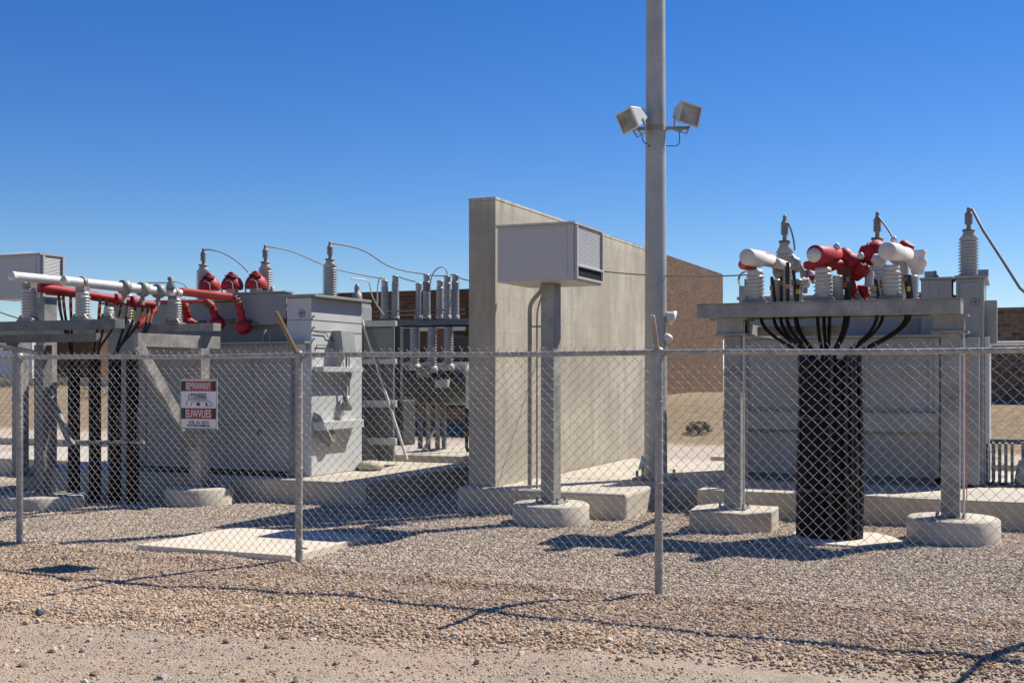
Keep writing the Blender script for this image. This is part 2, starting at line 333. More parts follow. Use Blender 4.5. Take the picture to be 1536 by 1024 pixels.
# ------------------------------------------------------------------ fence
FY = 8.45; FH = 1.83; PX = [-11.98, -8.80, -5.62, -2.44, .74, 3.92]
fence = thing('chain_link_fence', 'galvanized chain link fence with pipe posts and top rail beside the dirt road', 'fence', (-2.44, FY, 0))
rail = MB(); rail.tube([(x, FY+.012*math.sin(x*1.3)*0, FH-.021+.004*math.sin(x*2.1)) for x in np.linspace(-14, 5, 60)], .021, 14); rail.build('top_rail', 'fence', fence)
for x in (-9.9, -4.2, 1.6): MB().tube([(x-.05, FY, FH-.021), (x+.05, FY, FH-.021)], .025, 14).build('rail_sleeve', 'fence', fence)
for i, x in enumerate(PX):
    gp = float(gz(x, FY)); p = MB(); p.tube([(x, FY, gp-.1), (x, FY, FH+.01)], .031, 18)
    po = p.build('post', 'fence', fence)
    c_ = MB(); c_.lathe([(.036, -.07), (.036, -.01), (.03, .01), (.0, .02)], (x, FY, FH+.005), n=16)
    c_.tube([(x-.055, FY, FH-.02), (x+.055, FY, FH-.02)], .026, 14); c_.build('post_cap', 'fence', po)
    t = MB()
    for z in (.25, .55, .85, 1.15, 1.45): t.tube([(x+.034*math.cos(a), FY+.034*math.sin(a), z+.01*math.sin(i+z*9)) for a in np.linspace(-3.4, .2, 9)], .0022, 5)
    t.tube([(x+.006*math.sin(z*40), FY-.034, z) for z in np.linspace(.08, 1.75, 60)], .0025, 5)
    t.build('tie_wire', 'wire', po)
    ln = {1: 0, 2: .33, 3: .24}.get(i, .3)
    if ln:
        sx = {2: -.0, 3: .03}.get(i, 0)
        a = MB(); a.beam((x-.01, FY-.01, FH-.01), (x-.01+sx, FY-ln, FH+ln*1.02), .036, .028); a.build('extension_arm', 'rust' if i == 2 else 'galv', po, bevel=.004)
# latch bolt on post
lb = MB(); lb.tube([(-5.62+.03, FY-.01, .17), (-5.62+.09, FY-.02, .165)], .008, 6); lb.build('drop_bolt', 'fence', fence)
# fabric
def fabric():
    p = .040; pz = .0785; r = .0018; K = int(1.84/(pz/2)); V = []; Fq = []; base = 0
    for i in range(int(18.6/p)):
        x0 = -13.8+i*p; k = np.arange(K+1)
        par = (i % 2)
        sgn = np.where(((k+i) % 2) == 0, -1, 1)
        # subdivide each leg once for a slight bow
        kk = np.repeat(k, 2)[:-1].astype(float); kk[1::2] += .5
        xx = np.interp(kk, k, x0+sgn*(p/2)*1.03); zz = .03+kk*pz/2
        yy = FY-.036+np.interp(kk, k, sgn*.0022)+.002*np.sin(kk*math.pi*2)
        wob = LN[0](xx*1.3, zz*1.7)*.03; wx = LN[1](xx*1.1+5, zz*1.3)*.034+LN[4](xx*5, zz*5)*.008; wz = LN[2](xx*1.2, zz*1.4)*.026+LN[3](xx*6, zz*5)*.007
        fine = rng.normal(0, .0012, len(xx))
        bulge = .02*LN[3](xx*.8, zz*.9+3)
        X_ = xx+wx*.9+fine; Y_ = yy+wob+bulge; Z_ = zz+wz
        # twisted barb above the rail
        X_ = np.append(X_, X_[-1]+sgn[-1]*-.024); Y_ = np.append(Y_, Y_[-1]-.004); Z_ = np.append(Z_, Z_[-1]+.018+.02*rng.random())
        m = len(X_); q = 5; an = np.arange(q)*2*math.pi/q
        ring = np.stack([np.cos(an)*r*1.35, np.sin(an)*r, 0*an], -1)
        v = np.stack([X_, Y_, Z_], -1)[:, None]+ring[None]
        V.append(v.reshape(-1, 3)); a = base+np.arange(m-1)[:, None]*q+np.arange(q)[None]; b = base+np.arange(m-1)[:, None]*q+(np.arange(q)+1)[None] % q
        Fq.append(np.stack([a, b, b+q, a+q], -1).reshape(-1, 4)); base += m*q
    V = np.concatenate(V)-np.array(ORG[fence]); o = bigmesh('wire_mesh', V, np.concatenate(Fq), 'wire', True); o.parent = fence; return o
fabric()
tw = MB(); tw.tube([(x, FY-.03, .06+.015*math.sin(x*3)+.01*math.sin(x*7.3)) for x in np.linspace(-14, 5, 120)], .0025, 5); tw.build('tension_wire', 'wire', fence)
# ------------------------------------------------------------------ sign
sy = FY-.05; xa, xb = X(271, sy), X(325, sy); zt = P(298, 569, sy)[2]; zb = P(298, 642, sy)[2]
sign = thing('warning_sign', 'small red and white warning sign hung on the chain link fence', 'sign', ((xa+xb)/2, sy, zb))
MB().box((xa, sy, zb), (xb, sy+.004, zt)).build('panel', 'signw', sign, bevel=.001)
fr = MB(); w = .006
for (a, b) in (((xa-w, sy-.005, zb-w), (xb+w, sy+.007, zb)), ((xa-w, sy-.005, zt), (xb+w, sy+.007, zt+w)), ((xa-w, sy-.005, zb), (xa, sy+.007, zt)), ((xb, sy-.005, zb), (xb+w, sy+.007, zt))): fr.box(a, b)
fr.build('frame', 'fence', sign)
W = xb-xa; H = zt-zb
def zf(t): return zt-H*t
def sbox(name, mat, x0, x1, t0, t1, dy): return MB().box((xa+W*x0, sy-dy, zf(t1)), (xa+W*x1, sy-.0005, zf(t0))).build(name, mat, sign)
sbox('banner', 'signr', .02, .98, .03, .24, .002); sbox('banner', 'signr', .02, .98, .59, .81, .002)
for t0, t1 in ((.03, .24), (.59, .81)):
    for u0, u1 in ((.02, .14), (.88, .98)): MB().box((xa+W*u0, sy-.003, zf(t1)), (xa+W*u1, sy-.0021, zf(t0))).build('banner_end', 'signk', sign)
def text(s, name, mat, x0, x1, t0, t1):
    cu = bpy.data.curves.new('txt', 'FONT'); cu.body = s; cu.extrude = .0004; cu.size = 1; cu.offset = .012
    ob = bpy.data.objects.new('txt', cu); COL.objects.link(ob); dg = bpy.context.evaluated_depsgraph_get(); dg.update()
    me = bpy.data.meshes.new_from_object(ob.evaluated_get(dg)); bpy.data.objects.remove(ob)
    co = np.array([v.co[:] for v in me.vertices]); mn = co.min(0); mx = co.max(0)
    for v in me.vertices:
        a = (v.co.x-mn[0])/(mx[0]-mn[0]); b = (v.co.y-mn[1])/(mx[1]-mn[1])
        v.co = (xa+W*(x0+(x1-x0)*a)-ORG[sign][0], -.0035-.0006*(v.co.z > 0), zf(t1)+(zf(t0)-zf(t1))*b-ORG[sign][2])
    me.name = name; me.materials.append(M[mat]); o = bpy.data.objects.new(name, me); COL.objects.link(o); o.parent = sign; return o
text('REMWAWANY', 'lettering', 'signw', .16, .84, .06, .21); text('EUWVUES', 'lettering', 'signw', .15, .85, .62, .78)
text('TOWNNI', 'lettering', 'signb', .28, .72, .31, .40); text('VII G SO', 'lettering', 'signb', .22, .78, .85, .91); text('WWBSONMAA', 'lettering', 'signb', .18, .82, .92, .97)
pc = MB(); y0 = sy-.003
def pl(pts, r=.0022): pc.tube([(xa+W*a, y0, zf(b)) for a, b in pts], r, 4)
pl([(.16,.54),(.17,.46),(.24,.42),(.40,.41),(.70,.41),(.80,.45),(.88,.49),(.86,.54),(.78,.54)]); pl([(.24,.42),(.23,.32)], .004); pl([(.30,.54),(.31,.47),(.38,.44),(.66,.44),(.74,.48),(.74,.54)])
pc.box((xa+W*.45, sy-.0034, zf(.54)), (xa+W*.54, sy-.002, zf(.47))); pc.box((xa+W*.70, sy-.0034, zf(.55)), (xa+W*.74, sy-.002, zf(.48))); pc.box((xa+W*.26, sy-.0034, zf(.305)), (xa+W*.72, sy-.002, zf(.29)))
pc.build('pictogram', 'signb', sign)
# ------------------------------------------------------------------ concrete pads, slab, kerbs
def pad(label, x0, x1, y0, y1, h, mat='conc', bev=.02, name='concrete_pad', gr='concrete equipment pads'):
    return tag(MB().box((x0, y0, -.2), (x1, y1, h)).build(name, mat, org=((x0+x1)/2, y0, 0), bevel=bev), label, 'concrete pad' if name == 'concrete_pad' else 'slab', gr)
pad('long concrete pad under the left transformer', -13.2, -7.4, 12.6, 15.9, .30)
pad('concrete pad carrying the tall block wall', -6.15, -4.02, 12.6, 14.19, .30, bev=.04)
pad('concrete pad under the circuit breaker between left transformer and wall', -9.0, -6.12, 16.02, 19.5, .40)
pad('concrete pad at the foot of the light pole', -5.695, -3.45, 14.2, 18.0, .302, bev=.05)
pad('large concrete pad under the right transformer', -3.4, 4.5, 13.35, 17.6, .31)
pad('small concrete pad under the far control cabinet at the left', -16.5, -12.2, 14.2, 17.2, .28)
a = [PD(205, 826, 2887/(826-561)), PD(437, 843, 2887/(843-561)), PD(556, 811, 2887/(811-561)), PD(352, 799, 2887/(799-561))]
b_ = MB(); lo = [(p[0], p[1], -.05) for p in a]; b_.prism(lo, (0, 0, .11))
tag(b_.build('concrete_slab', 'concw', org=(a[0][0], a[0][1], 0), bevel=.01), 'flat pale concrete cover slab in the gravel just inside the fence', 'slab')
# small slab under the cable bundle
q = P(1245, 812, 12.0); s_ = MB(); s_.prism([(-2.05, 11.55, -.05), (-1.35, 11.45, -.05), (-.95, 12.05, -.05), (-1.3, 12.5, -.05), (-2.1, 12.45, -.05)], (0, 0, .075))
tag(s_.build('concrete_slab', 'concw', org=(q[0], 11.2, 0), bevel=.01), 'low broken concrete slab at the foot of the thick black cable bundle', 'slab')
# background kerbs
for (x0, x1, y, h, lb_) in ((-34, -15, 20.5, .16, 'grey concrete kerb running behind the yard at the far left'), (-60, -17, 42, .5, 'low concrete barrier along the far road at the left'), (-5, 12, 20.6, .18, 'grey concrete kerb running behind the light pole and right transformer')):
    zz = float(gz(x0, y)); tag(MB().box((x0, y, zz-.2), (x1, y+.3, zz+h)).build('kerb', 'conc', org=(x0, y, zz), bevel=.02), lb_, 'kerb')
# ------------------------------------------------------------------ block wall
wx0, wx1 = X(703, 12.76), X(743, 12.76)
wl = thing('block_wall', 'tall free standing tan concrete block fire wall at the centre', 'wall', ((wx0+wx1)/2, 12.76, .3))
m = MB().box((wx0, 12.76, -.1), (wx1, 19.0, 3.735)); m.build('wall_body', 'wall', wl, bevel=.008)
MB().box((wx0-.004, 12.755, 3.736), (wx1+.004, 19.004, 3.776)).build('wall_cap', 'wall', wl, bevel=.008)
# ------------------------------------------------------------------ control cabinets on columns
def footing(parent, x, y, r, h, n=28, mat='conc', sx=1.0):
    m = MB(); m.lathe([(r, -.1), (r, h-.02), (r-.025, h), (0, h)], (x, y, 0), n=n, smooth=True)
    o = m.build('footing', mat, parent); return o
def cabinet(x0, x1, y0, y1, z0, z1, cx, cy, base, label, group, colw=.165, foot=True):
    t = thing('control_cabinet', label, 'control cabinet', (cx, cy, 0), group)
    if foot: footing(t, cx, cy, .43, .22)
    MB().box((cx-colw/2, cy-colw*.75, base), (cx+colw/2, cy+colw*.75, z0)).build('column', 'galv', t, bevel=.006)
    bp = MB().box((cx-.15, cy-.15, base), (cx+.15, cy+.15, base+.018)); 
    for sx in (-1, 1):
        for sy_ in (-1, 1): bp.tube([(cx+sx*.12, cy+sy_*.12, base), (cx+sx*.12, cy+sy_*.12, base+.07)], .014, 6)
    bp.build('base_plate', 'galv', t)
    bd = MB().box((x0, y0, z0), (x1, y1, z1)).build('housing', 'box', t, bevel=.006)
    MB().box((x0+.07, y0-.006, z0+.02), (x1-.07, y0-.0005, z1-.03)).build('front_panel', 'box', bd, bevel=.003)
    rf = MB(); e = .025; mx, my = (x0+x1)/2, (y0+y1)/2
    rf.box((x0-e, y0-e, z1+.001), (x1+e, y1+e, z1+.022)); v = [(x0-e, y0-e, z1+.024), (x1+e, y0-e, z1+.024), (x1+e, y1+e, z1+.024), (x0-e, y1+e, z1+.024), (mx, my, z1+.085)]
    rf.add(v, [(0,1,4), (1,2,4), (2,3,4), (3,0,4), (3,2,1,0)]); rf.build('roof', 'box', t)
    # louvre on the +x side
    lh = (z1-z0); lz0, lz1 = z0+lh*.30, z1-.03
    lv = MB()
    n = 20
    for i in range(n):
        za = lz0+(lz1-lz0)*i/n; zb_ = lz0+(lz1-lz0)*(i+.86)/n
        lv.prism([(x1+.002, y0+.07, za), (x1+.010, y0+.07, za+.002), (x1+.004, y0+.07, zb_)], (0, y1-y0-.12, 0))
    lv.build('louvre', 'box', t)
    f2 = MB()
    for (ya, yb, za, zb_) in ((y0+.03, y0+.065, z0+.02, z1-.01), (y1-.045, y1-.01, z0+.02, z1-.01), (y0+.066, y1-.046, lz0-.03, lz0-.005), (y0+.066, y1-.046, z0+.02, z0+.045)): f2.box((x1+.001, ya, za), (x1+.034, yb, zb_))
    f2.build('side_frame', 'box', t, bevel=.002)
    MB().box((x1+.002, y0+.068, z0+.047), (x1+.012, y1-.05, lz0-.032)).build('window', 'win', t)
    return t
near = cabinet(X(746, 11.7), X(860, 11.7), 11.7, 12.62, 2.655, 3.255, -4.735, 12.1, .22, 'pale grey louvred control cabinet on a steel column in front of the block wall', 'control cabinets on columns', colw=.152)
cd = MB(); px_ = -4.78
cd.tube([(-5.27, 12.78, .3), (-5.27, 12.78, 2.40)]+bez((-5.27, 12.78, 2.40), (-5.0, 12.5, 2.66), n=8, h0=(0,0,.16), h1=(-.02,.03,-.1))[1:], .026, 10); cd.build('conduit', 'galv', near)
cd = MB(); cd.tube([(-5.17, 12.76, .3), (-5.17, 12.76, 2.30)]+bez((-5.17, 12.76, 2.30), (-4.95, 12.4, 2.66), n=8, h0=(0,0,.2), h1=(0,.02,-.14))[1:], .011, 8)
for z in (2.2,): cd.box((-5.28, 12.73, z), (-4.86, 12.75, z+.02))
cd.build('conduit', 'galv', near)
Dl = 16.7; xr = PD(60, 0, Dl)[0]; yr = PD(60, 0, Dl)[1]
far = cabinet(xr-.95, xr, yr, yr+.45, 2.74, 3.36, xr-.1, yr+.22, .28, 'grey louvred control cabinet half out of view at the left edge, behind the bus tubes', 'control cabinets on columns', foot=False)
# ------------------------------------------------------------------ light pole
px_, py_ = PD(983.5, 0, 15.0)[:2]
pole = thing('light_pole', 'tall galvanized steel pole with two floodlights rising in front of the brick building', 'light pole', (px_, py_, .3))
MB().lathe([(.149, .3), (.137, 3), (.122, 6.2), (.105, 10)], (px_, py_, 0), n=28, smooth=True).build('pole_shaft', 'poleg', pole)
bp = MB().box((px_-.24, py_-.24, .3), (px_+.24, py_+.24, .33))
for sx in (-1, 1):
    for sy_ in (-1, 1): bp.tube([(px_+sx*.19, py_+sy_*.19, .3), (px_+sx*.19, py_+sy_*.19, .42)], .018, 6)
bp.build('base_plate', 'galv', pole)
cr = Vector((C, S, 0)); cf = Vector((-S, C, 0)); pc0 = Vector((px_, py_, 0)); zl = PD(984, 194, 15.0)[2]
arm = MB(); arm.beam(pc0-cr*.36+Vector((0,0,zl))-cf*.02, pc0+cr*.42+Vector((0,0,zl+.01))-cf*.02, .07, .035); arm.beam(pc0-cr*.3-cf*.17+Vector((0,0,zl)), pc0+cr*.3-cf*.17+Vector((0,0,zl)), .03, .06) if 0 else None
arm.lathe([(.139, -.03), (.142, -.03), (.142, .03), (.139, .03)], pc0+Vector((0,0,zl)), n=12, smooth=False)
arm.build('cross_arm', 'galv', pole)
def flood(center, aim, up, w=.36, h=.26, d=.24):
    aim = Vector(aim).normalized(); up = Vector(up); sd = aim.cross(up).normalized(); up = sd.cross(aim).normalized(); c = Vector(center)
    m = MB()
    def ringp(k, ww, hh, uo=0): return [c+aim*k+sd*ww*a+up*(hh*b+uo) for a, b in ((-.5,-.5),(.5,-.5),(.5,.5),(-.5,.5))]
    rings = [ringp(d*.5, w, h), ringp(d*.42, w*.98, h*.98), ringp(-d*.05, w*.78, h*.72), ringp(-d*.5, w*.55, h*.45)]
    vs = [p for r in rings for p in r]; fs = [(i*4+k, i*4+(k+1) % 4, i*4+4+(k+1) % 4, i*4+4+k) for i in range(3) for k in range(4)]+[(15,14,13,12)]
    m.add(vs, fs); fo = m.build('floodlight', 'paintw', pole, bevel=.006)
    r = MB(); i1 = ringp(d*.5+.001, w*.9, h*.88); o1 = ringp(d*.5+.001, w*1.02, h*1.04); i2 = ringp(d*.5+.014, w*.9, h*.88); o2 = ringp(d*.5+.014, w*1.02, h*1.04)
    vs = i1+o1+i2+o2; fs = []
    for k in range(4):
        n_ = (k+1) % 4; fs += [(8+k, 8+n_, 12+n_, 12+k), (4+k, 4+n_, 12+n_, 12+k), (k, n_, 8+n_, 8+k), (k, n_, 4+n_, 4+k)]
    r.add(vs, fs); r.build('lamp_frame', 'paintw', fo)
    MB().prism(ringp(d*.5-.002, w*.9, h*.88), aim*.004).build('lens', 'lens', fo)
    MB().prism([ringp(d*.5+.003, w*.88, h*.86)[0], ringp(d*.5+.003, w*.88, h*.86)[1], c+aim*(d*.5+.003)+sd*w*.16-up*h*.08, c+aim*(d*.5+.003)-sd*w*.16-up*h*.08], aim*.003).build('reflector', 'galv', fo)
    y = MB(); y.tube([c-up*h*.2-sd*w*.42, c-up*h*.85-sd*w*.3, c-up*h*.85+sd*w*.3, c-up*h*.2+sd*w*.42], .011, 6); y.tube([c-up*h*.85, (c.x, c.y, zl)], .012, 6); y.build('yoke', 'galv', fo)
    hk = MB(); hk.box(c-Vector((.05,.05,.02))-aim*d*.35, c+Vector((.05,.05,.05))-aim*d*.35); hk.build('junction_box', 'paintw', fo)
ll = PD(952, 177, 14.8); lr = PD(1026, 172, 14.85)
flood(ll, -cr*.80-cf*.50-Vector((0,0,.40)), (-.28*C, -.28*S, 1), .34, .27, .25); flood(lr, cr*.48-cf*.80-Vector((0,0,.16)), Vector((0,0,1))+cr*.16, .34, .26, .22)
lc = MB(); a = Vector(PD(1018, 194, 14.85)); b = Vector(PD(999, 219, 14.95)); lc.tube(bez(a, b, n=10, h0=(.05,0,-.28), h1=(.12,0,0)), .006, 6)
a = Vector(PD(963, 200, 14.85)); b = Vector(PD(972, 217, 14.95)); lc.tube(bez(a, b, n=8, h0=(0,0,-.12), h1=(-.05,0,.02)), .006, 6); lc.build('lamp_cable', 'black', pole)
h_ = MB(); p0 = Vector(PD(973, 219, 14.85)); h_.tube([p0, p0-cf*.03], .012, 8); h_.build('cable_hole', 'dark', pole)
# small boxes on the pole's right, seen against the brick
for (a, b, c_, d, lb_) in ((1003, 462, 1016, 486, 'horn'), (1002, 503, 1011, 510, 'sensor')):
    p0 = Vector(PD((a+c_)/2-6, (b+d)/2, 14.95)); m = MB()
    m.lathe([(.0, -.06), (.04, -.06), (.06, 0.0), (.09 if lb_ == 'horn' else .05, .05), (.10 if lb_ == 'horn' else .04, .06), (0, .085)], p0, cr*.8-cf*.4-Vector((0,0,.4)), 14)
    m.build(lb_, 'white', pole)
# white spotlight at the foot
p0 = Vector(PD(964, 697, 14.6)); sp = thing('ground_spotlight', 'small white spotlight standing on the pad at the foot of the pole', 'spotlight', (p0.x, p0.y, .3))
MB().lathe([(0, -.05), (.04, -.045), (.075, .0), (.10, .03), (.095, .035), (0, .025)], p0+Vector((0,0,.02)), -cr*.9+cf*.1+Vector((0,0,.25)), 16).build('lamp_head', 'white', sp)
MB().tube([(p0.x, p0.y, .3), tuple(p0)], .018, 8).build('stem', 'galv', sp)
# ------------------------------------------------------------------ bushings
def bushing(parent, x, y, z, h=.74, r=.105, name='bushing', mat='porc', arr=True):
    m = MB(); k = h/.74
    m.lathe([(r*.55, 0)]+sheds(r*.72, r, .03*k, .40*k, 11)+[(r*.95, .41*k), (r*.55, .47*k), (r*.5, .50*k)], (x, y, z), n=22)
    b = m.build(name, mat, parent)
    f = MB(); f.lathe([(r*.95, 0), (r*.95, .025), (r*.6, .03)], (x, y, z-.002), n=16); f.lathe([(r*.62, .50*k), (r*.62, .52*k), (r*.2, .525*k)], (x, y, z), n=14); f.build('flange', 'brass' if arr else 'galv', b)
    t = MB(); t.lathe([(r*.22, .52*k), (r*.22, .57*k)]+sheds(r*.33, r*.42, .575*k, .69*k, 6)+[(r*.25, .70*k), (r*.18, .72*k), (r*.22, .735*k), (r*.12, .755*k), (0, .76*k)], (x, y, z), n=14); t.build('terminal', 'cond', b)
    return b, (x, y, z+.735*k)
def station(parent, x, y, z, h=.40, r=.105, n=6, mat='porcw'):
    m = MB(); m.lathe([(r*.8, .05)]+sheds(r*.78, r, .06, h-.06, n)+[(r*.85, h-.055), (r*.8, h-.01), (0, h-.01)], (x, y, z), n=22); o = m.build('insulator', mat, parent)
    b = MB()
    b.box((x-r*1.2, y-r*.9, z+.001), (x+r*1.2, y+r*.9, z+.02)); b.box((x-r*.9, y-r*.6, z+.021), (x+r*.9, y+r*.6, z+.055))
    for s_ in (-1, 1): b.prism([(x+s_*r*.8, y-r*.7, z+.02), (x+s_*r*1.3, y-r*.7, z+.02), (x+s_*r*.85, y-r*.7, z+.075)], (0, .03, 0)); b.tube([(x+s_*r*1.02, y-r*.5, z+.02), (x+s_*r*1.02, y-r*.5, z+.045)], .012, 6)
    b.build('mount', 'galv', o)
    return o
# ------------------------------------------------------------------ LEFT TRANSFORMER
TX = thing('transformer', 'large grey power transformer on the left with three red capped bushings on its lid', 'transformer', (-10.0, 13.4, .3), 'power transformers')
zt_ = P(480, 441, 13.1)[2]
cxr = X(467, 13.05); cxl = X(430, 13.05)
tank = MB().box((-12.2, 13.35, .38), (cxl-.004, 15.3, 2.66)).build('tank', 'paint', TX, bevel=.012)
MB().box((-12.25, 13.28, 2.661), (cxl-.05, 15.35, 2.70)).build('tank_lid', 'paint', TX, bevel=.006)
MB().box((-12.0, 13.5, .302), (cxl, 15.2, .379)).build('base_rail', 'paintd', TX)
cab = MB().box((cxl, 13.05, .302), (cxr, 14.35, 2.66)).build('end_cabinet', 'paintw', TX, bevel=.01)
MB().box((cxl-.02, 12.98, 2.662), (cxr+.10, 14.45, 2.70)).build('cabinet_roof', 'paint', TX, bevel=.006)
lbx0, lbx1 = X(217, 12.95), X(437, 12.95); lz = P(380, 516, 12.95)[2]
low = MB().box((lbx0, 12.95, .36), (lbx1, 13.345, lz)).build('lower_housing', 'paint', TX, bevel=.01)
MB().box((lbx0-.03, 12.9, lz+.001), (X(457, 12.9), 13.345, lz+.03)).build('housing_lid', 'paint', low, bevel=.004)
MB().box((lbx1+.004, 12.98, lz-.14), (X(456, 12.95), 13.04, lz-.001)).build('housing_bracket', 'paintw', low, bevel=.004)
rb = MB()
for px in (218, 300, 378, 436): rb.box((X(px, 12.95)-.012, 12.935, .40), (X(px, 12.95)+.012, 12.9495, lz-.02))
rb.box((lbx0+.02, 12.93, .98), (lbx1-.01, 12.934, 1.0)); rb.build('seam', 'paint', low, bevel=.002)
for i in range(3): pass
bt = MB(); 
for k in range(14): bt.tube([(lbx0+.1+k*(lbx1-lbx0-.2)/13, 12.94, .345), (lbx0+.1+k*(lbx1-lbx0-.2)/13, 12.94, .375)], .03, 8)
bt.build('base_bolt', 'dark', low)
m = MB()
for k in range(30):
    x_ = lbx0+.04+k*(lbx1-lbx0-.08)/29; m.tube([(x_, 12.93, lz-.03), (x_, 12.949, lz-.03)], .009, 6)
m.build('bolt_row', 'galv', low)
m = MB(); 
for px in (395, 405): m.tube([P(px, 514, 12.93), P(px, 500, 12.93), P(px+5, 494, 13.0)], .018, 8)
m.build('hose_stub', 'galv', low)
d_ = P(389, 648, 12.948); MB().prism([(d_[0]-.045, 12.946, d_[2]), (d_[0], 12.946, d_[2]-.04), (d_[0]+.045, 12.946, d_[2]), (d_[0], 12.946, d_[2]+.04)], (0, -.004, 0)).build('placard', 'dark', low)
ub = MB().box((X(356, 13.2), 13.2, P(390, 487, 13.2)[2]), (X(429, 13.2), 13.348, P(390, 440, 13.2)[2])).build('terminal_box', 'paint', TX, bevel=.006)
MB().box((X(350, 13.2), 13.16, P(390, 440, 13.2)[2]+.001), (X(431, 13.2), 13.348, P(390, 440, 13.2)[2]+.02)).build('box_lid', 'paint', ub)
MB().tube([P(368, 486, 13.24), P(430, 486, 13.24)], .012, 8).build('ground_bar', 'whitecap', TX)
gb = MB()
for px in (376, 427): p = P(px, 483, 13.2); gb.box((p[0]-.04, 13.15, p[2]-.02), (p[0]+.03, 13.198, p[2]+.04))
gb.build('brass_lug', 'brass', TX)
# emblem ring, gasket line, bolts on the cabinet front
m = MB(); p = P(453, 470, 13.046); m.lathe([(.042, 0), (.05, 0), (.05, .006), (.042, .006), (.042, 0)], p, (0,-1,0), 20); m.lathe([(.0, 0), (.022, 0), (.022, .006), (0, .006)], p, (0,-1,0), 12); m.build('round_boss', 'paintd', cab)
m = MB(); zg = P(453, 480, 13.05)[2]; m.box((cxl+.002, 13.044, zg), (cxr-.002, 13.0495, zg+.006)); m.box((cxr+.0005, 13.05, zg), (cxr+.005, 14.34, zg+.006)); m.box((cxr+.0005, 13.05, zg-.14), (cxr+.005, 14.34, zg-.134)); m.build('gasket', 'paintd', cab)
m = MB()
for z in (zg+.05, zg-.1, zg-.25): m.tube([(cxr+.001, 13.09, z), (cxr+.025, 13.09, z)], .014, 6)
m.build('hinge', 'paintd', cab)
# things on the sunlit side: small box, ledges, conduit, piping
sp_ = lambda px, py: Vector((cxr, XD(cxr, px)*(C+(px-768)/F*S), EYE+(HZ-py)*XD(cxr, px)/F))
a, b = sp_(498, 532), sp_(518, 497); MB().prism([(cxr+.001, a.y, a.z), (cxr+.18, a.y, a.z), (cxr+.14, a.y, b.z), (cxr+.001, a.y, b.z)], (0, max(.12, b.y-a.y), 0)).build('gauge_box', 'paint', cab, bevel=.006)
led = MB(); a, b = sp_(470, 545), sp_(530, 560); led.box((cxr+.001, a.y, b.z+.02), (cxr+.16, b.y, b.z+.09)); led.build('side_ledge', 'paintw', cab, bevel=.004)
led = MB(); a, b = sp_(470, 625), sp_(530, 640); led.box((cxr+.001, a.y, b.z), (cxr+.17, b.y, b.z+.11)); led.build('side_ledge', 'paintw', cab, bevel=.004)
ju = MB(); a = sp_(490, 640); ju.prism([(cxr+.01, a.y-.1, a.z), (cxr+.15, a.y-.1, a.z), (cxr+.12, a.y-.06, a.z-.22), (cxr+.05, a.y-.05, a.z-.28)], (0, .1, 0)); ju.build('drain_valve', 'galv', cab, bevel=.01)
ju = MB(); a = sp_(512, 612); ju.lathe([(0,0), (.07, 0), (.09, .05), (.05, .12), (.05, .2), (0, .2)], (cxr+.08, a.y, a.z-.03), (0,0,1), 14); ju.tube([(cxr+.08, a.y, a.z), (cxr+.08, a.y, a.z+.75), (cxr+.02, a.y+.02, a.z+.9)], .014, 8); ju.tube([(cxr+.05, a.y+.12, a.z), (cxr+.05, a.y+.12, a.z+.72)], .01, 8); ju.build('conduit', 'galv', cab)
pi = MB(); a = sp_(470, 498); z = a.z; y = a.y
pi.tube([(cxr+.02, y, z), (cxr+.02, y+.28, z-.005), (cxr+.02, y+.33, z-.06), (cxr+.02, y+.4, z-.06), (cxr+.02, y+.46, z-.12)], .006, 6); pi.tube([(cxr+.02, y+.05, z-.17), (cxr+.02, y+.42, z-.17)], .006, 6); pi.tube([(cxr+.02, y+.05, z-.17), (cxr+.02, y-.02, z-.36)], .005, 6); pi.build('capillary_tube', 'dark', cab)
m = MB(); a = sp_(472, 620); m.prism([(cxr+.002, a.y-.02, a.z+.02), (cxr+.10, a.y-.02, a.z-.02), (cxr+.26, a.y+.02, a.z-.36), (cxr+.12, a.y+.02, a.z-.40), (cxr+.002, a.y-.02, a.z-.3)], (0, .03, 0)); m.build('deflector_plate', 'galv', cab)
# bushings in a row
tops = []
for px in (305, 398, 495):
    xx = X(px, 13.62); b, tp = bushing(TX, xx, 13.62, 2.70); tops.append(tp)
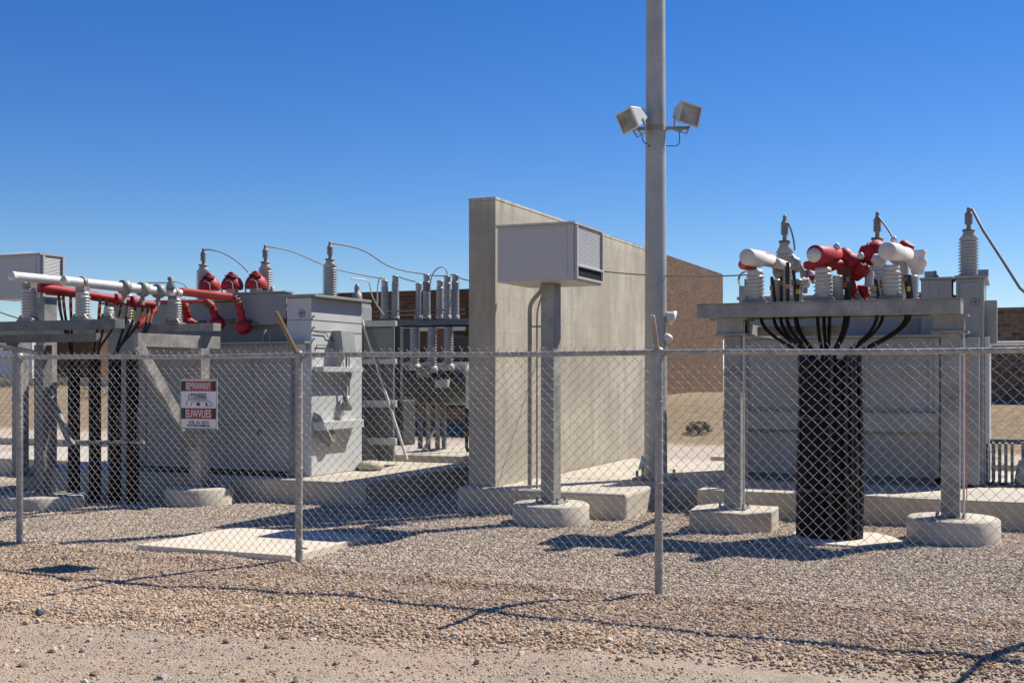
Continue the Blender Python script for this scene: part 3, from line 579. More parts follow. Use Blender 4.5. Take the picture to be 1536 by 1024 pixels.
# red caps
def redcap(px, py_base=437):
    x = X(px, 13.30); y = 13.30+.02; z = 2.70
    m = MB(); m.lathe([(.10, 0), (.10, .03), (.085, .05), (.085, .13), (.11, .14)], (x, y, z), n=20); o = m.build('cable_bushing', 'porcw', TX)
    m = MB(); m.lathe([(.140, .12), (.150, .135), (.155, .17), (.145, .22), (.115, .275), (.10, .285)], (x, y, z), n=26); 
    # folded crown
    n = 26; vs = []; 
    for (r, zz, k) in ((.10, .285, 0), (.085, .31, .6), (.045, .345, 1.0), (.001, .36, 1.0)):
        for i in range(n):
            an = 2*math.pi*i/n; vs.append((x+math.cos(an)*r-.02*k, y+math.sin(an)*r*(1-.35*k), z+zz+.012*k*math.cos(an*2+.5)))
    m.add(vs, [(i*n+k, i*n+(k+1) % n, (i+1)*n+(k+1) % n, (i+1)*n+k) for i in range(3) for k in range(n)], True)
    m.build('red_cap', 'red', o)
    m = MB(); vs = []
    for k in range(9):
        an = -1.75+k*.17; vs.append((x+math.cos(an)*.128, y+math.sin(an)*.128, z+.262+.006*math.sin(k*.8))); vs.append((x+math.cos(an)*.112, y+math.sin(an)*.112, z+.298+.008*math.sin(k*.8)))
    m.add(vs, [(2*k, 2*k+2, 2*k+3, 2*k+1) for k in range(8)]); m.build('cap_slot', 'win', o)
    m = MB(); m.tube([(x+math.cos(a_)*.13, y+math.sin(a_)*.13, z+.302+.01*math.sin((a_+1.75)*2)) for a_ in np.linspace(-1.8, -.35, 9)], .009, 6); m.build('cap_brim', 'red', o)
    m = MB(); m.tube([(x+.10, y-.10, z), (x+.10, y-.135, z+.2), (x+.05, y-.135, z+.235)], .008, 6); m.box((x+.01, y-.150, z+.225), (x+.06, y-.128, z+.245)); m.build('cap_clamp', 'galv', o)
    m = MB(); m.tube([(x-.155, y-.03, z), (x-.155, y-.03, z+.17), (x-.12, y-.02, z+.21)], .012, 8); m.build('ground_rod', 'alu', o)
for px in (313, 347, 383): redcap(px)
m = MB(); x = X(421, 13.7); m.lathe([(.06, 0), (.06, .05), (.05, .09), (.03, .12), (.028, .16), (0, .165)], (x, 13.5, 2.70), n=14); m.box((x-.10, 13.42, 2.701), (x+.1, 13.58, 2.73)); m.build('relief_valve', 'galv', TX)
m = MB(); x = X(527, 14.2); m.lathe([(.07, 0), (.065, .09), (.035, .1), (.045, .16), (.03, .2), (.02, .22), (0, .22)], (cxr-.02, 14.25, 2.70), n=14); m.build('relief_valve', 'galv', TX)

TX2rad = None
# ------------------------------------------------------------------ LEFT CABLE PLATFORM
LP = thing('cable_platform', 'steel platform at the left carrying long white and red bus tubes on insulators', 'steel platform', (-10.6, 11.6, 0), 'cable platforms')
zd = 2.305; fx1 = X(173, 10.87); 
def chan(a, b, w, h, name='beam', mat='galv', par=LP): return MB().beam(a, b, w, h).build(name, mat, par, bevel=.004)
chan((-13.2, 10.95, zd-.055), (fx1, 10.95, zd-.055), .17, .11, mat='galvd')
chan((-13.2, 12.35, zd-.05), (X(322, 12.3), 12.35, zd-.05), .16, .10)
chan((-9.66, 11.05, 2.06), (-9.60, 12.55, 2.06), .07, .16)
chan((-12.9, 11.05, 2.06), (-12.9, 12.55, 2.06), .07, .16)
chan((-12.9, 11.12, 2.10), (-10.3, 11.12, 2.10), .08, .10, mat='galvd')

post1 = X(60, 10.95)
def col(x, y, z0, z1, w=.17, par=LP, mat='galv'):
    o = MB().box((x-w/2, y-w/2, z0), (x+w/2, y+w/2, z1)).build('column', mat, par, bevel=.005)
    b = MB().box((x-w*.85, y-w*.85, z0), (x+w*.85, y+w*.85, z0+.02))
    for sx in (-1, 1):
        for sy_ in (-1, 1): b.tube([(x+sx*w*.7, y+sy_*w*.7, z0), (x+sx*w*.7, y+sy_*w*.7, z0+.07)], .013, 6)
    b.build('base_plate', 'galv', o); return o
col(post1, 11.0, .16, 2.01, .15, mat='galvd'); footing(LP, post1, 11.0, .5, .16)
col(-9.53, 12.08, .22, 1.975, .18); footing(LP, -9.53, 12.08, .43, .22)
col(-12.9, 12.4, .2, 1.98, .16)
MB().beam((-9.62, 11.05, 1.99), (-9.55, 12.0, .74), .15, .05, up=(1,0,0)).build('brace', 'galv', LP, bevel=.004)
a = P(62, 565, 11.1); b = P(108, 668, 11.1); MB().beam(a, b, .085, .05, up=(0,1,0)).build('brace', 'paintd', LP, bevel=.004)
a = P(30, 535, 10.9); b = P(-40, 440, 11.5); MB().beam((post1-.02, 11.0, 1.9), (-13.3, 11.0, 2.25), .05, .06, up=(0,1,0)).build('brace', 'galv', LP)
MB().tube([P(96, 663, 11.7), P(216, 663, 11.7)], .025, 8).build('cable_rail', 'galv', LP)
insA = (X(44, 10.98), 10.98); insB = (X(124, 10.98), 10.98); insB2 = (X(262, 12.33), 12.33); insC = (X(173, 10.98)-.12, 10.98)
station(LP, insA[0], insA[1], zd, .42, .10, 8, 'porc'); station(LP, insB[0], insB[1], zd, .36, .095, 7, 'porc'); station(LP, insB2[0], insB2[1], zd, .35, .095, 7, 'porc')
station(LP, insC[0], 11.0, zd, .16, .07, 2, 'porcw'); station(LP, insA[0]+.35, 12.33, zd, .42, .10, 8, 'porc')
def busend(name, a, b, r, mat='alu'):
    a, b = Vector(a), Vector(b); d = (b-a).normalized(); m = MB(); m.tube([a, b], r, 20); o = m.build(name, mat, LP)
    e = MB(); e.lathe([(r*1.04, 0), (r*1.04, .05), (r*.98, .055)], a+d*.001, d, 20); e.lathe([(0, -.004), (r*1.02, -.003), (r*1.04, 0)], a, d, 20); e.build('end_cap', 'whitecap', o)
    e = MB(); e.lathe([(0, -.008), (.008, -.008), (.008, -.004)], a, d, 8); e.build('cap_screw', 'dark', o); return o
rt = .058
A0 = Vector(P(17, 414, 10.55)); A1 = Vector((insA[0]+.35, 12.9, A0.z-.01)); busend('bus_tube', A0, A1, rt)
B0 = Vector(P(95, 421, 10.7)); B1 = Vector(P(270, 440, 12.5)); busend('bus_tube', B0, B1, rt)
m = MB()
for (p, zz) in ((insA, A0.z), (insB, B0.z), (insB2, B1.z)):
    m.box((p[0]-.07, p[1]-.05, zz-rt-.05), (p[0]+.07, p[1]+.05, zz-rt+.01)); m.lathe([(rt*1.15, -.03), (rt*1.2, -.03), (rt*1.2, .03), (rt*1.15, .03)], (p[0], p[1], zz), (B1-B0), 16)
m.build('tube_clamp', 'galv', LP)
for t in (.50, .66, .80):
    c0 = B0.lerp(B1, t); dd = (B1-B0).normalized(); m = MB(); m.lathe([(rt*1.1, -.05), (rt*1.55, -.05), (rt*1.6, .04), (rt*1.1, .06)], c0, dd, 18); m.box(c0+Vector((-.02,-.03,-.2)), c0+Vector((.02,.01,-rt))); m.build('cable_clamp', 'galv', LP)
# red sleeves and elbows
R0 = Vector(P(58, 431, 11.0)); R1 = Vector(P(232, 458, 12.3))
m = MB(); m.tube([R0, R0.lerp(R1, .5), R0.lerp(R1, .52), R1], [.062, .062, .055, .055], 16); m.lathe([(.06,-.03),(.075,-.03),(.075,.03),(.06,.03)], R0.lerp(R1, .66), R1-R0, 16); m.lathe([(.06,-.03),(.08,-.03),(.08,.03),(.06,.03)], R0.lerp(R1, .8), R1-R0, 16); m.build('red_sleeve', 'red', LP)
E0 = Vector(P(268, 437, 12.5)); E1 = Vector(P(348, 446, 13.0)); m = MB(); m.tube([E0, E1], .055, 16); m.build('red_sleeve', 'redf', LP)
def elbow(px1, py1, px2, py2, Ya, Yb, fat=.062):
    a = Vector(P(px1, py1, Ya)); b = Vector(P(px2, py2, Yb)); pts = bez(a, b, n=10, h0=(.12, 0, -.03), h1=(-.06, 0, .12)); m = MB()
    m.tube(pts, [.045+.012*math.sin(i*2.4)+.010*(i/10) for i in range(len(pts))], 14)
    m.lathe([(0, -.10), (.07, -.09), (.098, -.03), (.098, .04), (.07, .09), (0, .1)], b+Vector((0,0,-.03)), (.6,.2,.35), 16); o = m.build('red_elbow', 'red', LP)
    k = MB(); p = b+Vector((.06,.05,0)); k.tube([p, p+Vector((.10,.12,.01))], .03, 10); k.build('terminal', 'brass', o)
    k = MB(); 
    for t in (1, 2, 3): 
        q_ = pts[t]; k.lathe([(.056, -.008), (.062, -.008), (.062, .008), (.056, .008)], q_, pts[t+1]-pts[t-1], 12)
    k.build('hose_band', 'brass', o)
elbow(350, 447, 366, 487, 13.0, 13.08); elbow(308, 452, 326, 482, 12.9, 13.05); elbow(270, 452, 283, 484, 12.85, 13.0)
E0 = Vector(P(232, 452, 12.6)); m = MB(); m.tube([E0, Vector(P(308, 452, 12.9))], .02, 10); m.build('red_sleeve', 'redf', LP)
m = MB(); a = Vector(P(230, 462, 12.55)); b = Vector(P(205, 493, 12.2)); m.tube(bez(a, b, n=8, h0=(.02,0,-.05), h1=(.05,0,.08)), [.06,.06,.055,.05,.045,.04,.035,.03,.03], 12); m.build('red_sleeve', 'red', LP)
m = MB(); p = Vector(P(256, 428, 12.3)); m.lathe([(.05, -.04), (.06, 0), (.03, .05), (.045, .10), (0, .12)], p, (0,0,1), 12); m.build('line_clamp', 'galv', LP)
# black cable columns below the left platform
YB = 11.75; bi = 0
LBL = ['leftmost of the four black cable columns under the left platform', 'second black cable column from the left under the left platform', 'third black cable column from the left under the left platform', 'rightmost of the four black cable columns under the left platform']
ends = [[(88, 440), (95, 440), (106, 440)], [(150, 448), (160, 450), (182, 452)], [(192, 452), (203, 458), (214, 460)], [(222, 462), (228, 462)]]
for k, (pa, pb) in enumerate(((102, 120), (133, 152), (163, 182), (190, 208))):
    xa_, xb_ = X(pa, YB), X(pb, YB); n = 4; cxm = (xa_+xb_)/2
    cb = thing('cable_bundle', LBL[k], 'cable bundle', (cxm, YB, 0), 'black cable columns under the left platform')
    m = MB(); w_ = .078
    for j in range(8):
        an = 2*math.pi*j/8; m.tube([(cxm+math.cos(an)*w_*.62, YB+math.sin(an)*w_*.62, z+0) for z in (0.0, .6, 1.2, 1.84)], w_*.36, 8)
    m.tube([(cxm, YB, 0), (cxm, YB, 1.8)], w_*.7, 10); m.build('cable_column', 'blackm', cb)
    for (ex, ey) in ends[k]:
        a = Vector((cxm+random.uniform(-.03, .03), YB+random.uniform(-.05, .05), 1.8)); b = Vector(P(ex, ey, 11.2 if k < 2 else 11.9))
        m = MB(); pts = bez(a, b, n=14, h0=(0, 0, .22), h1=(0, 0, -.32)); m.tube(pts, .017, 8); o = m.build('cable', 'black', cb)
        m = MB(); q_ = pts[-4]; q2 = pts[-2]; m.tube([q_, q2], .021, 8); m.build('cable_tape', 'yellow' if (k == 2 and ex == 203) else 'orange' if random.random() < .5 else 'brass', o)
# ------------------------------------------------------------------ RIGHT CABLE PLATFORM
RP = thing('cable_platform', 'steel platform on two columns with short white and red tube ends at the right', 'steel platform', (-1.65, 12.3, 0), 'cable platforms')
rx0, rx1 = X(1045, 12.1), X(1441, 12.1)
def rb_(a, b, w, h, n='beam'): return MB().beam(a, b, w, h).build(n, 'galv', RP, bevel=.004)
rb_((rx0, 12.15, 2.31), (rx1, 12.15, 2.31), .10, .14)
rb_((rx0, 12.75, 2.31), (rx1, 12.75, 2.31), .10, .14)
MB().box((rx0, 12.202, 2.30), (rx1, 12.698, 2.372)).build('deck', 'galv', RP, bevel=.004)
MB().box((rx0-.004, 12.09, 2.381), (rx1+.004, 12.81, 2.392)).build('deck_plate', 'galv', RP)
MB().box((rx1-.05, 12.201, 2.24), (rx1, 12.699, 2.30)).build('end_plate', 'galv', RP)
rc = [X(1101, 12.35), X(1426, 12.35)]
for i, x in enumerate(rc):
    m = MB(); m.box((x-.17, 12.16, 2.055), (x+.17, 12.6, 2.075)); m.box((x-.15, 12.2, 2.076), (x+.13, 12.215, 2.238)); m.box((x-.15, 12.5, 2.076), (x+.13, 12.515, 2.238)); m.box((x-.17, 12.16, 2.22), (x+.17, 12.6, 2.238)); m.box((x-.008, 12.216, 2.076), (x+.008, 12.499, 2.22)); m.build('cap_bracket', 'galv', RP)
    col(x, 12.35, .22, 2.054, .175, RP)
    m = MB(); m.tube([(x+.125, 12.26, .24), (x+.125, 12.26, 2.2)], .011, 8); m.build('conduit', 'whitecap', RP)
    m = MB(); m.tube([(x+.15, 12.3, .3), (x+.15, 12.3, 1.9)], .005, 6); m.build('ground_wire', 'orange' if i else 'cond', RP)
footing(RP, rc[1]+.02, 12.38, .44, .235)
m = MB(); x = rc[0]; m.prism([(x-.40, 12.0, -.1), (x+.15, 11.93, -.1), (x+.42, 12.25, -.1), (x+.40, 12.75, -.1), (x-.3, 12.8, -.1), (x-.45, 12.5, -.1)], (0, 0, .32)); m.build('footing', 'conc', RP, bevel=.015)
# beams going back under the deck on the left
rb_((rc[0]+.2, 12.62, 2.11), (rc[0]+1.1, 12.62, 2.11), .08, .10); rb_((rc[0]+.08, 12.5, 2.13), (rc[0]+.08, 14.4, 2.13), .06, .12)
m = MB(); z = 2.393
ins = [X(1133, 12.3), X(1235, 12.3), X(1337, 12.3)]
for i, x in enumerate(ins): station(RP, x, 12.3, z, .36, .098, 6, 'porcw')
def fat(pa, pb, r, mat, name, r2=None, Y0=12.1, Y1=12.6):
    a = Vector(P(*pa, Y0)); b = Vector(P(*pb, Y1)); d = (b-a).normalized(); L_ = (b-a).length; m = MB()
    m.lathe([(0, 0), (r*.9, .002), (r, .015), (r, L_*.5), (r2 or r*.9, L_*.55), (r2 or r*.9, L_), (0, L_)], a, d, 24); return m.build(name, mat, RP)
fat((1120, 385), (1158, 392), .088, 'whitecap', 'tube_end_cap', .066, 12.05, 12.75); 
fat((1113, 396), (1130, 400), .055, 'redf', 'red_sleeve', None, 12.3, 12.5)
fat((1140, 384), (1158, 389), .06, 'redf', 'red_sleeve', None, 12.55, 12.9)
fat((1163, 394), (1180, 399), .055, 'whitecap', 'tube_end_cap', None, 12.7, 13.1)
fat((1222, 381), (1262, 384), .094, 'red', 'red_boot', .075, 12.05, 12.75)
m = MB(); p = Vector(P(1221, 382.5, 12.03)); m.lathe([(0, -.006), (.070, -.004), (.074, .02), (0, .02)], p, Vector((-.1, 1, 0)), 20); m.build('boot_cover', 'whitecap', RP)
fat((1330, 376), (1360, 382), .090, 'whitecap', 'tube_end_cap', .075, 12.05, 12.7)

# lumpy red insulating boots
def boot(cpts, radii, mat='red', name='red_boot', n=14, Y=12.5):
    pts = [Vector(P(a, b, Y+(c if True else 0))) for a, b, c in cpts]; m = MB()
    # resample
    q_ = []; rr = []
    for i in range(len(pts)-1):
        for t in range(4): q_.append(pts[i].lerp(pts[i+1], t/4)); s_ = t/4; s_ = s_*s_*(3-2*s_); rr.append(.82*(radii[i]*(1-s_)+radii[i+1]*s_)*(1+.10*math.sin(i*7+t*2.4)))
    q_.append(pts[-1]); rr.append(.82*radii[-1]); m.tube(q_, rr, n); return m.build(name, mat, RP)
boot([(1208, 398, .05), (1222, 397, 0), (1245, 398, 0), (1262, 396, .1)], [.05, .075, .08, .06])
boot([(1252, 380, .2), (1266, 384, .2), (1280, 396, .2), (1292, 404, .2)], [.07, .11, .12, .06])
boot([(1256, 404, .3), (1272, 404, .3), (1286, 408, .3), (1296, 404, .2)], [.06, .13, .11, .08])
boot([(1262, 415, .3), (1272, 425, .3), (1282, 440, .35), (1298, 452, .4)], [.09, .09, .07, .04])
boot([(1288, 398, .1), (1294, 404, .1), (1300, 408, .1)], [.06, .085, .05])
boot([(1290, 374, .3), (1300, 378, .3), (1316, 376, .3), (1328, 380, .2)], [.05, .13, .13, .08])
boot([(1290, 386, .3), (1310, 388, .3), (1324, 389, .3)], [.06, .09, .07])
boot([(1345, 372, .45), (1356, 370, .45), (1370, 374, .45)], [.05, .085, .05])
boot([(1352, 388, .45), (1357, 382, .45), (1366, 378, .45)], [.05, .06, .06])
boot([(1286, 430, .35), (1296, 434, .35), (1300, 445, .35)], [.03, .06, .05], 'red')
boot([(1298, 398, .3), (1304, 412, .3), (1303, 430, .3)], [.02, .06, .05], 'alu', 'shield')
boot([(1286, 448, .3), (1292, 444, .3)], [.07, .08], 'porc', 'shield')
boot([(1309, 386, .05), (1318, 390, .05), (1326, 396, .05)], [.05, .10, .06], 'whitecap', 'tube_end_cap')
boot([(1375, 376, .4), (1376, 395, .4), (1377, 412, .4)], [.115, .115, .07], 'whitecap', 'tube_end_cap')
boot([(1185, 385, .7), (1192, 395, .7), (1196, 408, .7)], [.06, .09, .05], 'galv', 'casting')
boot([(1163, 395, .5), (1168, 410, .5), (1170, 425, .5)], [.06, .07, .04], 'galv', 'casting')
boot([(1200, 398, .6), (1206, 410, .6), (1208, 440, .6)], [.03, .05, .03], 'galv', 'casting')
boot([(1146, 385, .2), (1146, 399, .2)], [.05, .05], 'galv', 'casting')
boot([(1212, 402, .6), (1216, 412, .6), (1220, 425, .6)], [.02, .04, .02], 'galv', 'casting')
boot([(1204, 424, .3), (1214, 424, .3)], [.07, .06], 'whitecap', 'tube_end_cap'); boot([(1214, 415, .35), (1222, 417, .35)], [.035, .04], 'red')
boot([(1336, 385, .5), (1352, 395, .5), (1356, 430, .5), (1348, 452, .5)], [.05, .09, .09, .05], 'porc', 'casting')
for (px, dy) in ((1164, .4), (1196, .45), (1257, .2), (1369, .45)):
    p = P(px, 455, 12.3+dy); m = MB(); m.lathe(sheds(.05, .066, 0, .28, 9), (p[0], p[1], 2.393), n=16); m.build('surge_arrester', 'porcw', RP)
m = MB(); 
for (px, py, dy) in ((1254, 374, .05), (1290, 388, .1), (1340, 364, .1), (1346, 375, .3)):
    p = Vector(P(px, py, 12.4+dy)); m.lathe([(0, 0), (.03, 0), (.04, .03), (.02, .06), (0, .07)], p, (.3,-.2,1), 10)
m.build('bolt_clamp', 'alu', RP)
# thick bundle under the right platform
CB = thing('cable_bundle', 'very thick bundle of black cables standing under the middle of the right platform', 'cable bundle', (-1.62, 12.05, 0))
cx_ = X(1245, 12.05); w_ = .60/2
m = MB()
for j in range(22):
    an = 2*math.pi*j/22; rr = .045+.006*random.random(); m.tube([(cx_+math.cos(an)*(w_-.045)+.006*math.sin(z*5+j), 12.05+math.sin(an)*.24, z) for z in np.linspace(.0, 1.8, 10)], rr, 8)
m.lathe([(.24, 0), (.24, 1.8), (0, 1.8)], (cx_, 12.05, 0), n=20); m.build('cable_column', 'blackm', CB)
for j, (dx, dy, rr) in enumerate(((.31, -.10, .022), (.275, -.17, .018), (.20, -.25, .02), (.05, -.29, .018), (-.29, -.12, .018), (.235, -.22, .016))):
    MB().tube([(cx_+dx+.012*math.sin(z*2.3+j), 12.05+dy+.008*math.cos(z*3+j), z) for z in np.linspace(0, 1.85, 16)], rr, 8).build('cable', 'black', CB)
for z in (.5, 1.22): MB().lathe([(.312, -.02), (.318, -.02), (.318, .02), (.312, .02)], (cx_, 12.05, z), n=28).build('strap', 'black', CB)
m = MB()
for z in (1.15, .7): m.box((cx_+.17, 11.80, z), (cx_+.2, 11.805, z+.03)) if 0 else None
tt = [(1143, 410, 'L'), (1160, 415, 'L'), (1170, 415, 'L'), (1196, 428, 'L'), (1184, 395, 'L'), (1230, 470, 'M'), (1238, 470, 'M'), (1180, 400, 'L'), (1192, 405, 'L'), (1245, 440, 'M'), (1270, 405, 'R'), (1276, 405, 'R'), (1318, 420, 'R'), (1325, 420, 'R'), (1360, 412, 'R'), (1366, 412, 'R')]
for j, (ex, ey, sd_) in enumerate(tt):
    t = (ex-1140)/(1370-1140); a = Vector((cx_-.25+.5*t, 12.0+.08*math.sin(j*2.3), 1.78)); e0 = P(ex, 472, 12.62); top = P(ex+random.uniform(-3, 3), ey, 12.62)
    dk = Vector((e0[0], 12.55+.1*math.sin(j), 2.28)); pts = bez(a, dk, n=10, h0=(0, 0, .12+.05*random.random()), h1=(0, 0, -.26))
    pts += [Vector((dk.x+.01, dk.y, 2.45)), Vector((top[0], dk.y, max(2.6, top[2])))]
    m = MB(); m.tube(pts, .0185, 10); o = m.build('cable', 'black', CB)
    m = MB(); q_ = pts[-1]; zt2 = 2.50+.05*(j % 3); m.tube([(q_.x, q_.y, zt2), (q_.x, q_.y, zt2+.05)], .0225, 10); m.build('cable_tape', ['yellow', 'orange', 'brass'][j % 3], o)
    if j in (1, 7, 12):
        m = MB(); m.tube([pts[3], pts[4]], .0225, 10); m.build('cable_tape', 'orange', o)
# ------------------------------------------------------------------ RIGHT TRANSFORMER
TR = thing('transformer', 'large grey power transformer at the right, behind the two-column platform', 'transformer', (-.34, 15.1, .31), 'power transformers')
x0, x1 = X(1107, 15.1), X(1476, 15.1); zz = 2.83
cx0 = X(1434, 15.1)
tk = MB().box((x0, 15.25, .42), (cx0-.004, 16.9, 2.62)).build('tank', 'paint', TR, bevel=.012)
MB().box((x0-.04, 15.2, 2.621), (cx0-.06, 16.95, 2.66)).build('tank_lid', 'paint', TR, bevel=.006)
cb2 = MB().box((cx0, 15.1, .312), (x1, 16.4, 2.80)).build('end_cabinet', 'paint', TR, bevel=.01)
MB().box((cx0-.02, 15.06, 2.802), (x1+.04, 16.45, 2.84)).build('cabinet_roof', 'paint', TR, bevel=.005)
MB().box((X(1382, 15.2), 15.12, P(1400, 505, 15.1)[2]), (cx0-.05, 15.6, 2.80)).build('terminal_box', 'paint', TR, bevel=.008)
MB().box((X(1380, 15.2), 15.08, 2.802), (cx0-.03, 15.65, 2.83)).build('terminal_box_lid', 'paint', TR, bevel=.004)
MB().box((x0, 15.15, 2.45), (X(1130, 15.15), 15.6, 2.80)).build('terminal_box', 'paint', TR, bevel=.008)
lz2 = P(1250, 507, 14.85)[2]; xl0, xl1 = X(1086, 14.85), X(1408, 14.85)
low2 = MB().box((xl0, 14.9, .40), (xl1, 15.245, lz2)).build('lower_housing', 'paint', TR, bevel=.01)
MB().box((xl0-.02, 14.84, lz2+.001), (xl1+.02, 15.245, lz2+.03)).build('housing_lid', 'paint', low2, bevel=.004)
zb1 = P(1250, 618, 14.85)[2]; zb2 = P(1250, 645, 14.85)[2]
m = MB(); m.prism([(xl0, 14.80, zb1), (xl0, 14.80, zb2), (xl0, 14.899, zb2-.05), (xl0, 14.899, zb1)], (xl1-xl0, 0, 0)); m.build('stiffener', 'paint', low2)
m = MB()
for px in (1120, 1200, 1300, 1396): m.box((X(px, 14.9)-.015, 14.875, .42), (X(px, 14.9)+.015, 14.899, zb2-.06)); m.box((X(px, 14.9)-.015, 14.875, zb1+.01), (X(px, 14.9)+.015, 14.899, lz2-.02))
m.build('seam', 'paint', low2, bevel=.002)
MB().box((xl0+.05, 14.95, .312), (xl1-.05, 16.8, .399)).build('base_rail', 'paintd', TR)
rlx0, rlx1 = X(1440, 14.85), X(1466, 14.85)
lz3 = P(1450, 506, 14.85)[2]; MB().box((rlx0, 14.85, .34), (rlx1+.02, 15.097, lz3)).build('lower_cabinet', 'paint', TR, bevel=.01)
sd3 = MB().box((x1+.003, 15.2, .34), (x1+.06, 16.2, lz3+.02)).build('side_panel', 'paintw', TR, bevel=.006)
MB().box((x1+.003, 15.35, 2.02), (x1+.14, 15.85, 2.55)).build('gauge_box', 'paint', TR, bevel=.006)
m = MB(); p = P(1463, 453, 15.096); m.lathe([(.042, 0), (.052, 0), (.052, .008), (.042, .008), (.042, 0)], p, (0,-1,0), 20); m.lathe([(0, 0), (.022, 0), (.022, .008), (0, .008)], p, (0,-1,0), 12); m.build('round_boss', 'paintd', cb2)
m = MB(); m.box((cx0+.04, 15.09, 2.1), (x1-.05, 15.099, 2.76)); m.build('cabinet_door', 'paint', cb2, bevel=.004)
m = MB(); 
for px in (1395, 1475): m.box((X(px, 15.5)-.06, 15.4, 2.842), (X(px, 15.5)+.06, 15.5, 2.93))
m.build('lifting_lug', 'galv', TR)
m = MB(); p = P(1403, 408, 15.3); m.lathe([(.04, 0), (.04, .03), (.02, .05), (.025, .09), (0, .1)], (p[0], 15.3, 2.832), n=12); m.build('relief_valve', 'galv', TR)
m = MB(); p = P(1160, 430, 15.5); m.lathe([(.11, -.05), (.13, 0), (.11, .05)], (p[0]-.28, 15.2, 2.88), (0,-1,0), 16); m.box((x0+.04, 15.3, 2.802), (x0+.14, 15.4, 2.9)); m.build('oil_gauge', 'galv', TR)
rtops = []
for px, py in ((1177, 325), (1316, 320), (1453, 313)):
    Yb = 15.62; xb_ = X(px, Yb); zc = 2.66 if px < 1400 else 2.84
    ztop = P(px, py, Yb)[2]; b, tp = bushing(TR, xb_, Yb, zc, ztop-zc, .125); rtops.append(Vector((xb_, Yb, ztop-.03)))
# finned cooler beyond the right transformer
FC = thing('finned_cooler', 'silver finned cooler standing on the pad right of the right transformer', 'cooler', (X(1490, 15.4), 15.4, .31))
m = MB(); fx0 = X(1478, 15.2)
for i in range(5): m.box((fx0+.0+i*.07, 15.2, .33), (fx0+.035+i*.07, 15.75, .82))
m.build('fin_stack', 'galvd', FC, bevel=.008); m = MB()
for i in range(12): m.box((fx0+.4+i*.09, 15.3, .62), (fx0+.44+i*.09, 15.7, .83))
m.tube([(fx0, 15.5, .83), (fx0+1.6, 15.5, .83)], .035, 10); m.build('header_pipe', 'galvd', FC, bevel=.004)
m = MB(); m.lathe([(.06, 0), (.11, .02), (.07, .22), (.05, .3), (0, .31)], (fx0+.42, 15.25, .32), n=14); m.build('pump', 'paint', FC)
# ------------------------------------------------------------------ CIRCUIT BREAKER
BK = thing('circuit_breaker', 'dark oil circuit breaker with many ribbed bushings between the left transformer and the block wall', 'circuit breaker', (-8.0, 16.8, .4))
YK = 17.2
def kb(pa, pb, y0, y1, name, mat, par=BK, bev=.008):
    a = P(*pa, y0); b = P(*pb, y0); return MB().box((a[0], y0, a[2]), (b[0], y1, b[2])).build(name, mat, par, bevel=bev)
kb((560, 488), (704, 478), YK-.1, YK+.1, 'cross_beam', 'paintd')
m = MB(); a = P(560, 600, YK); b = P(702, 600, YK); ztk = P(630, 575, YK)[2]; m.lathe([(0, 0), (.30, .02), (.36, .1), (.36, b[0]-a[0]-.1), (.30, b[0]-a[0]-.02), (0, b[0]-a[0])], (a[0], YK+.3, ztk), (1,0,0), 24); m.build('tank', 'tankd', BK)
kb((560, 612), (700, 545), YK+.45, YK+.9, 'mechanism_housing', 'tankd')
kb((596, 545), (622, 492), YK+.5, YK+.7, 'switch_panel', 'tankd'); kb((655, 545), (672, 492), YK+.6, YK+.8, 'switch_panel', 'porcb'); kb((600, 548), (703, 528), YK+.45, YK+.49, 'rear_beam', 'tankd'); kb((676, 545), (703, 505), YK+.5, YK+.7, 'switch_panel', 'tankd'); kb((624, 566), (645, 550), YK-.12, YK-.02, 'valve_block', 'galv'); kb((652, 581), (671, 569), YK-.22, YK-.12, 'valve_block', 'porcw')
for px in (622, 634, 648, 658): m = MB(); p = P(px, 600, YK); q_ = p[0]; m.beam((q_, YK+.2, .4), (q_, YK+.2, p[2]), .06, .06, up=(1,0,0)); m.build('leg', 'paintd' if px in (622, 658) else 'galv', BK)
m = MB(); m.beam(P(629, 684, YK), P(652, 645, YK), .03, .03); m.build('cross_brace', 'whitecap', BK)
kpts = {}
for i, (px, pt) in enumerate(((577, 420), (593, 413), (640, 411), (628, 424), (671, 413), (683, 411), (660, 420))):
    yy = YK+(.0, .12, -.06, .25, .05, .2, .3)[i]; x = X(px, yy); zb_ = P(px, 478, yy)[2]; ztp = P(px, pt, yy)[2]; m = MB(); h = ztp-zb_
    m.lathe([(.07, 0), (.07, .06)]+sheds(.052 if px != 628 else .04, .068 if px != 628 else .05, .07, h-.12, 15)+[(.055, h-.11), (.05, h-.04), (.065, h-.03), (.04, h), (0, h)], (x, yy, zb_), n=18); o = m.build('bushing', 'porc', BK)
    if px == 640: m = MB(); m.lathe(sheds(.058, .072, h*.62, h*.82, 4), (x, yy, zb_), n=18); m.build('rust_band', 'porcb', o)
    kpts[px] = Vector((x, yy, ztp))
for px, pb, pt in ((622, 545, 490), (648, 548, 490), (673, 545, 490)):
    p = P(px, pb, YK-.02); t_p = P(px, pt, YK-.02); h = t_p[2]-p[2]; m = MB(); m.lathe(sheds(.06, .082, 0, h, 14), p, n=18); o = m.build('lower_bushing', 'porc', BK)
    m = MB(); m.lathe([(.09, -.12), (.10, -.1), (.10, -.02), (.06, 0)], p, n=14); m.build('boot', 'porcw', o)
m = MB(); a, b = P(566, 476, YK), P(703, 475, YK)
for dz in (0, .07): m.tube([(a[0], YK-.15, a[2]+.02+dz), (b[0], YK-.15, a[2]+.02+dz)], .008, 6)
for px in (624, 632): p = P(px, 480, YK-.15); m.tube([p, (p[0], p[1], p[2]+.45)], .008, 6)
m.build('bus_rod', 'cond', BK)
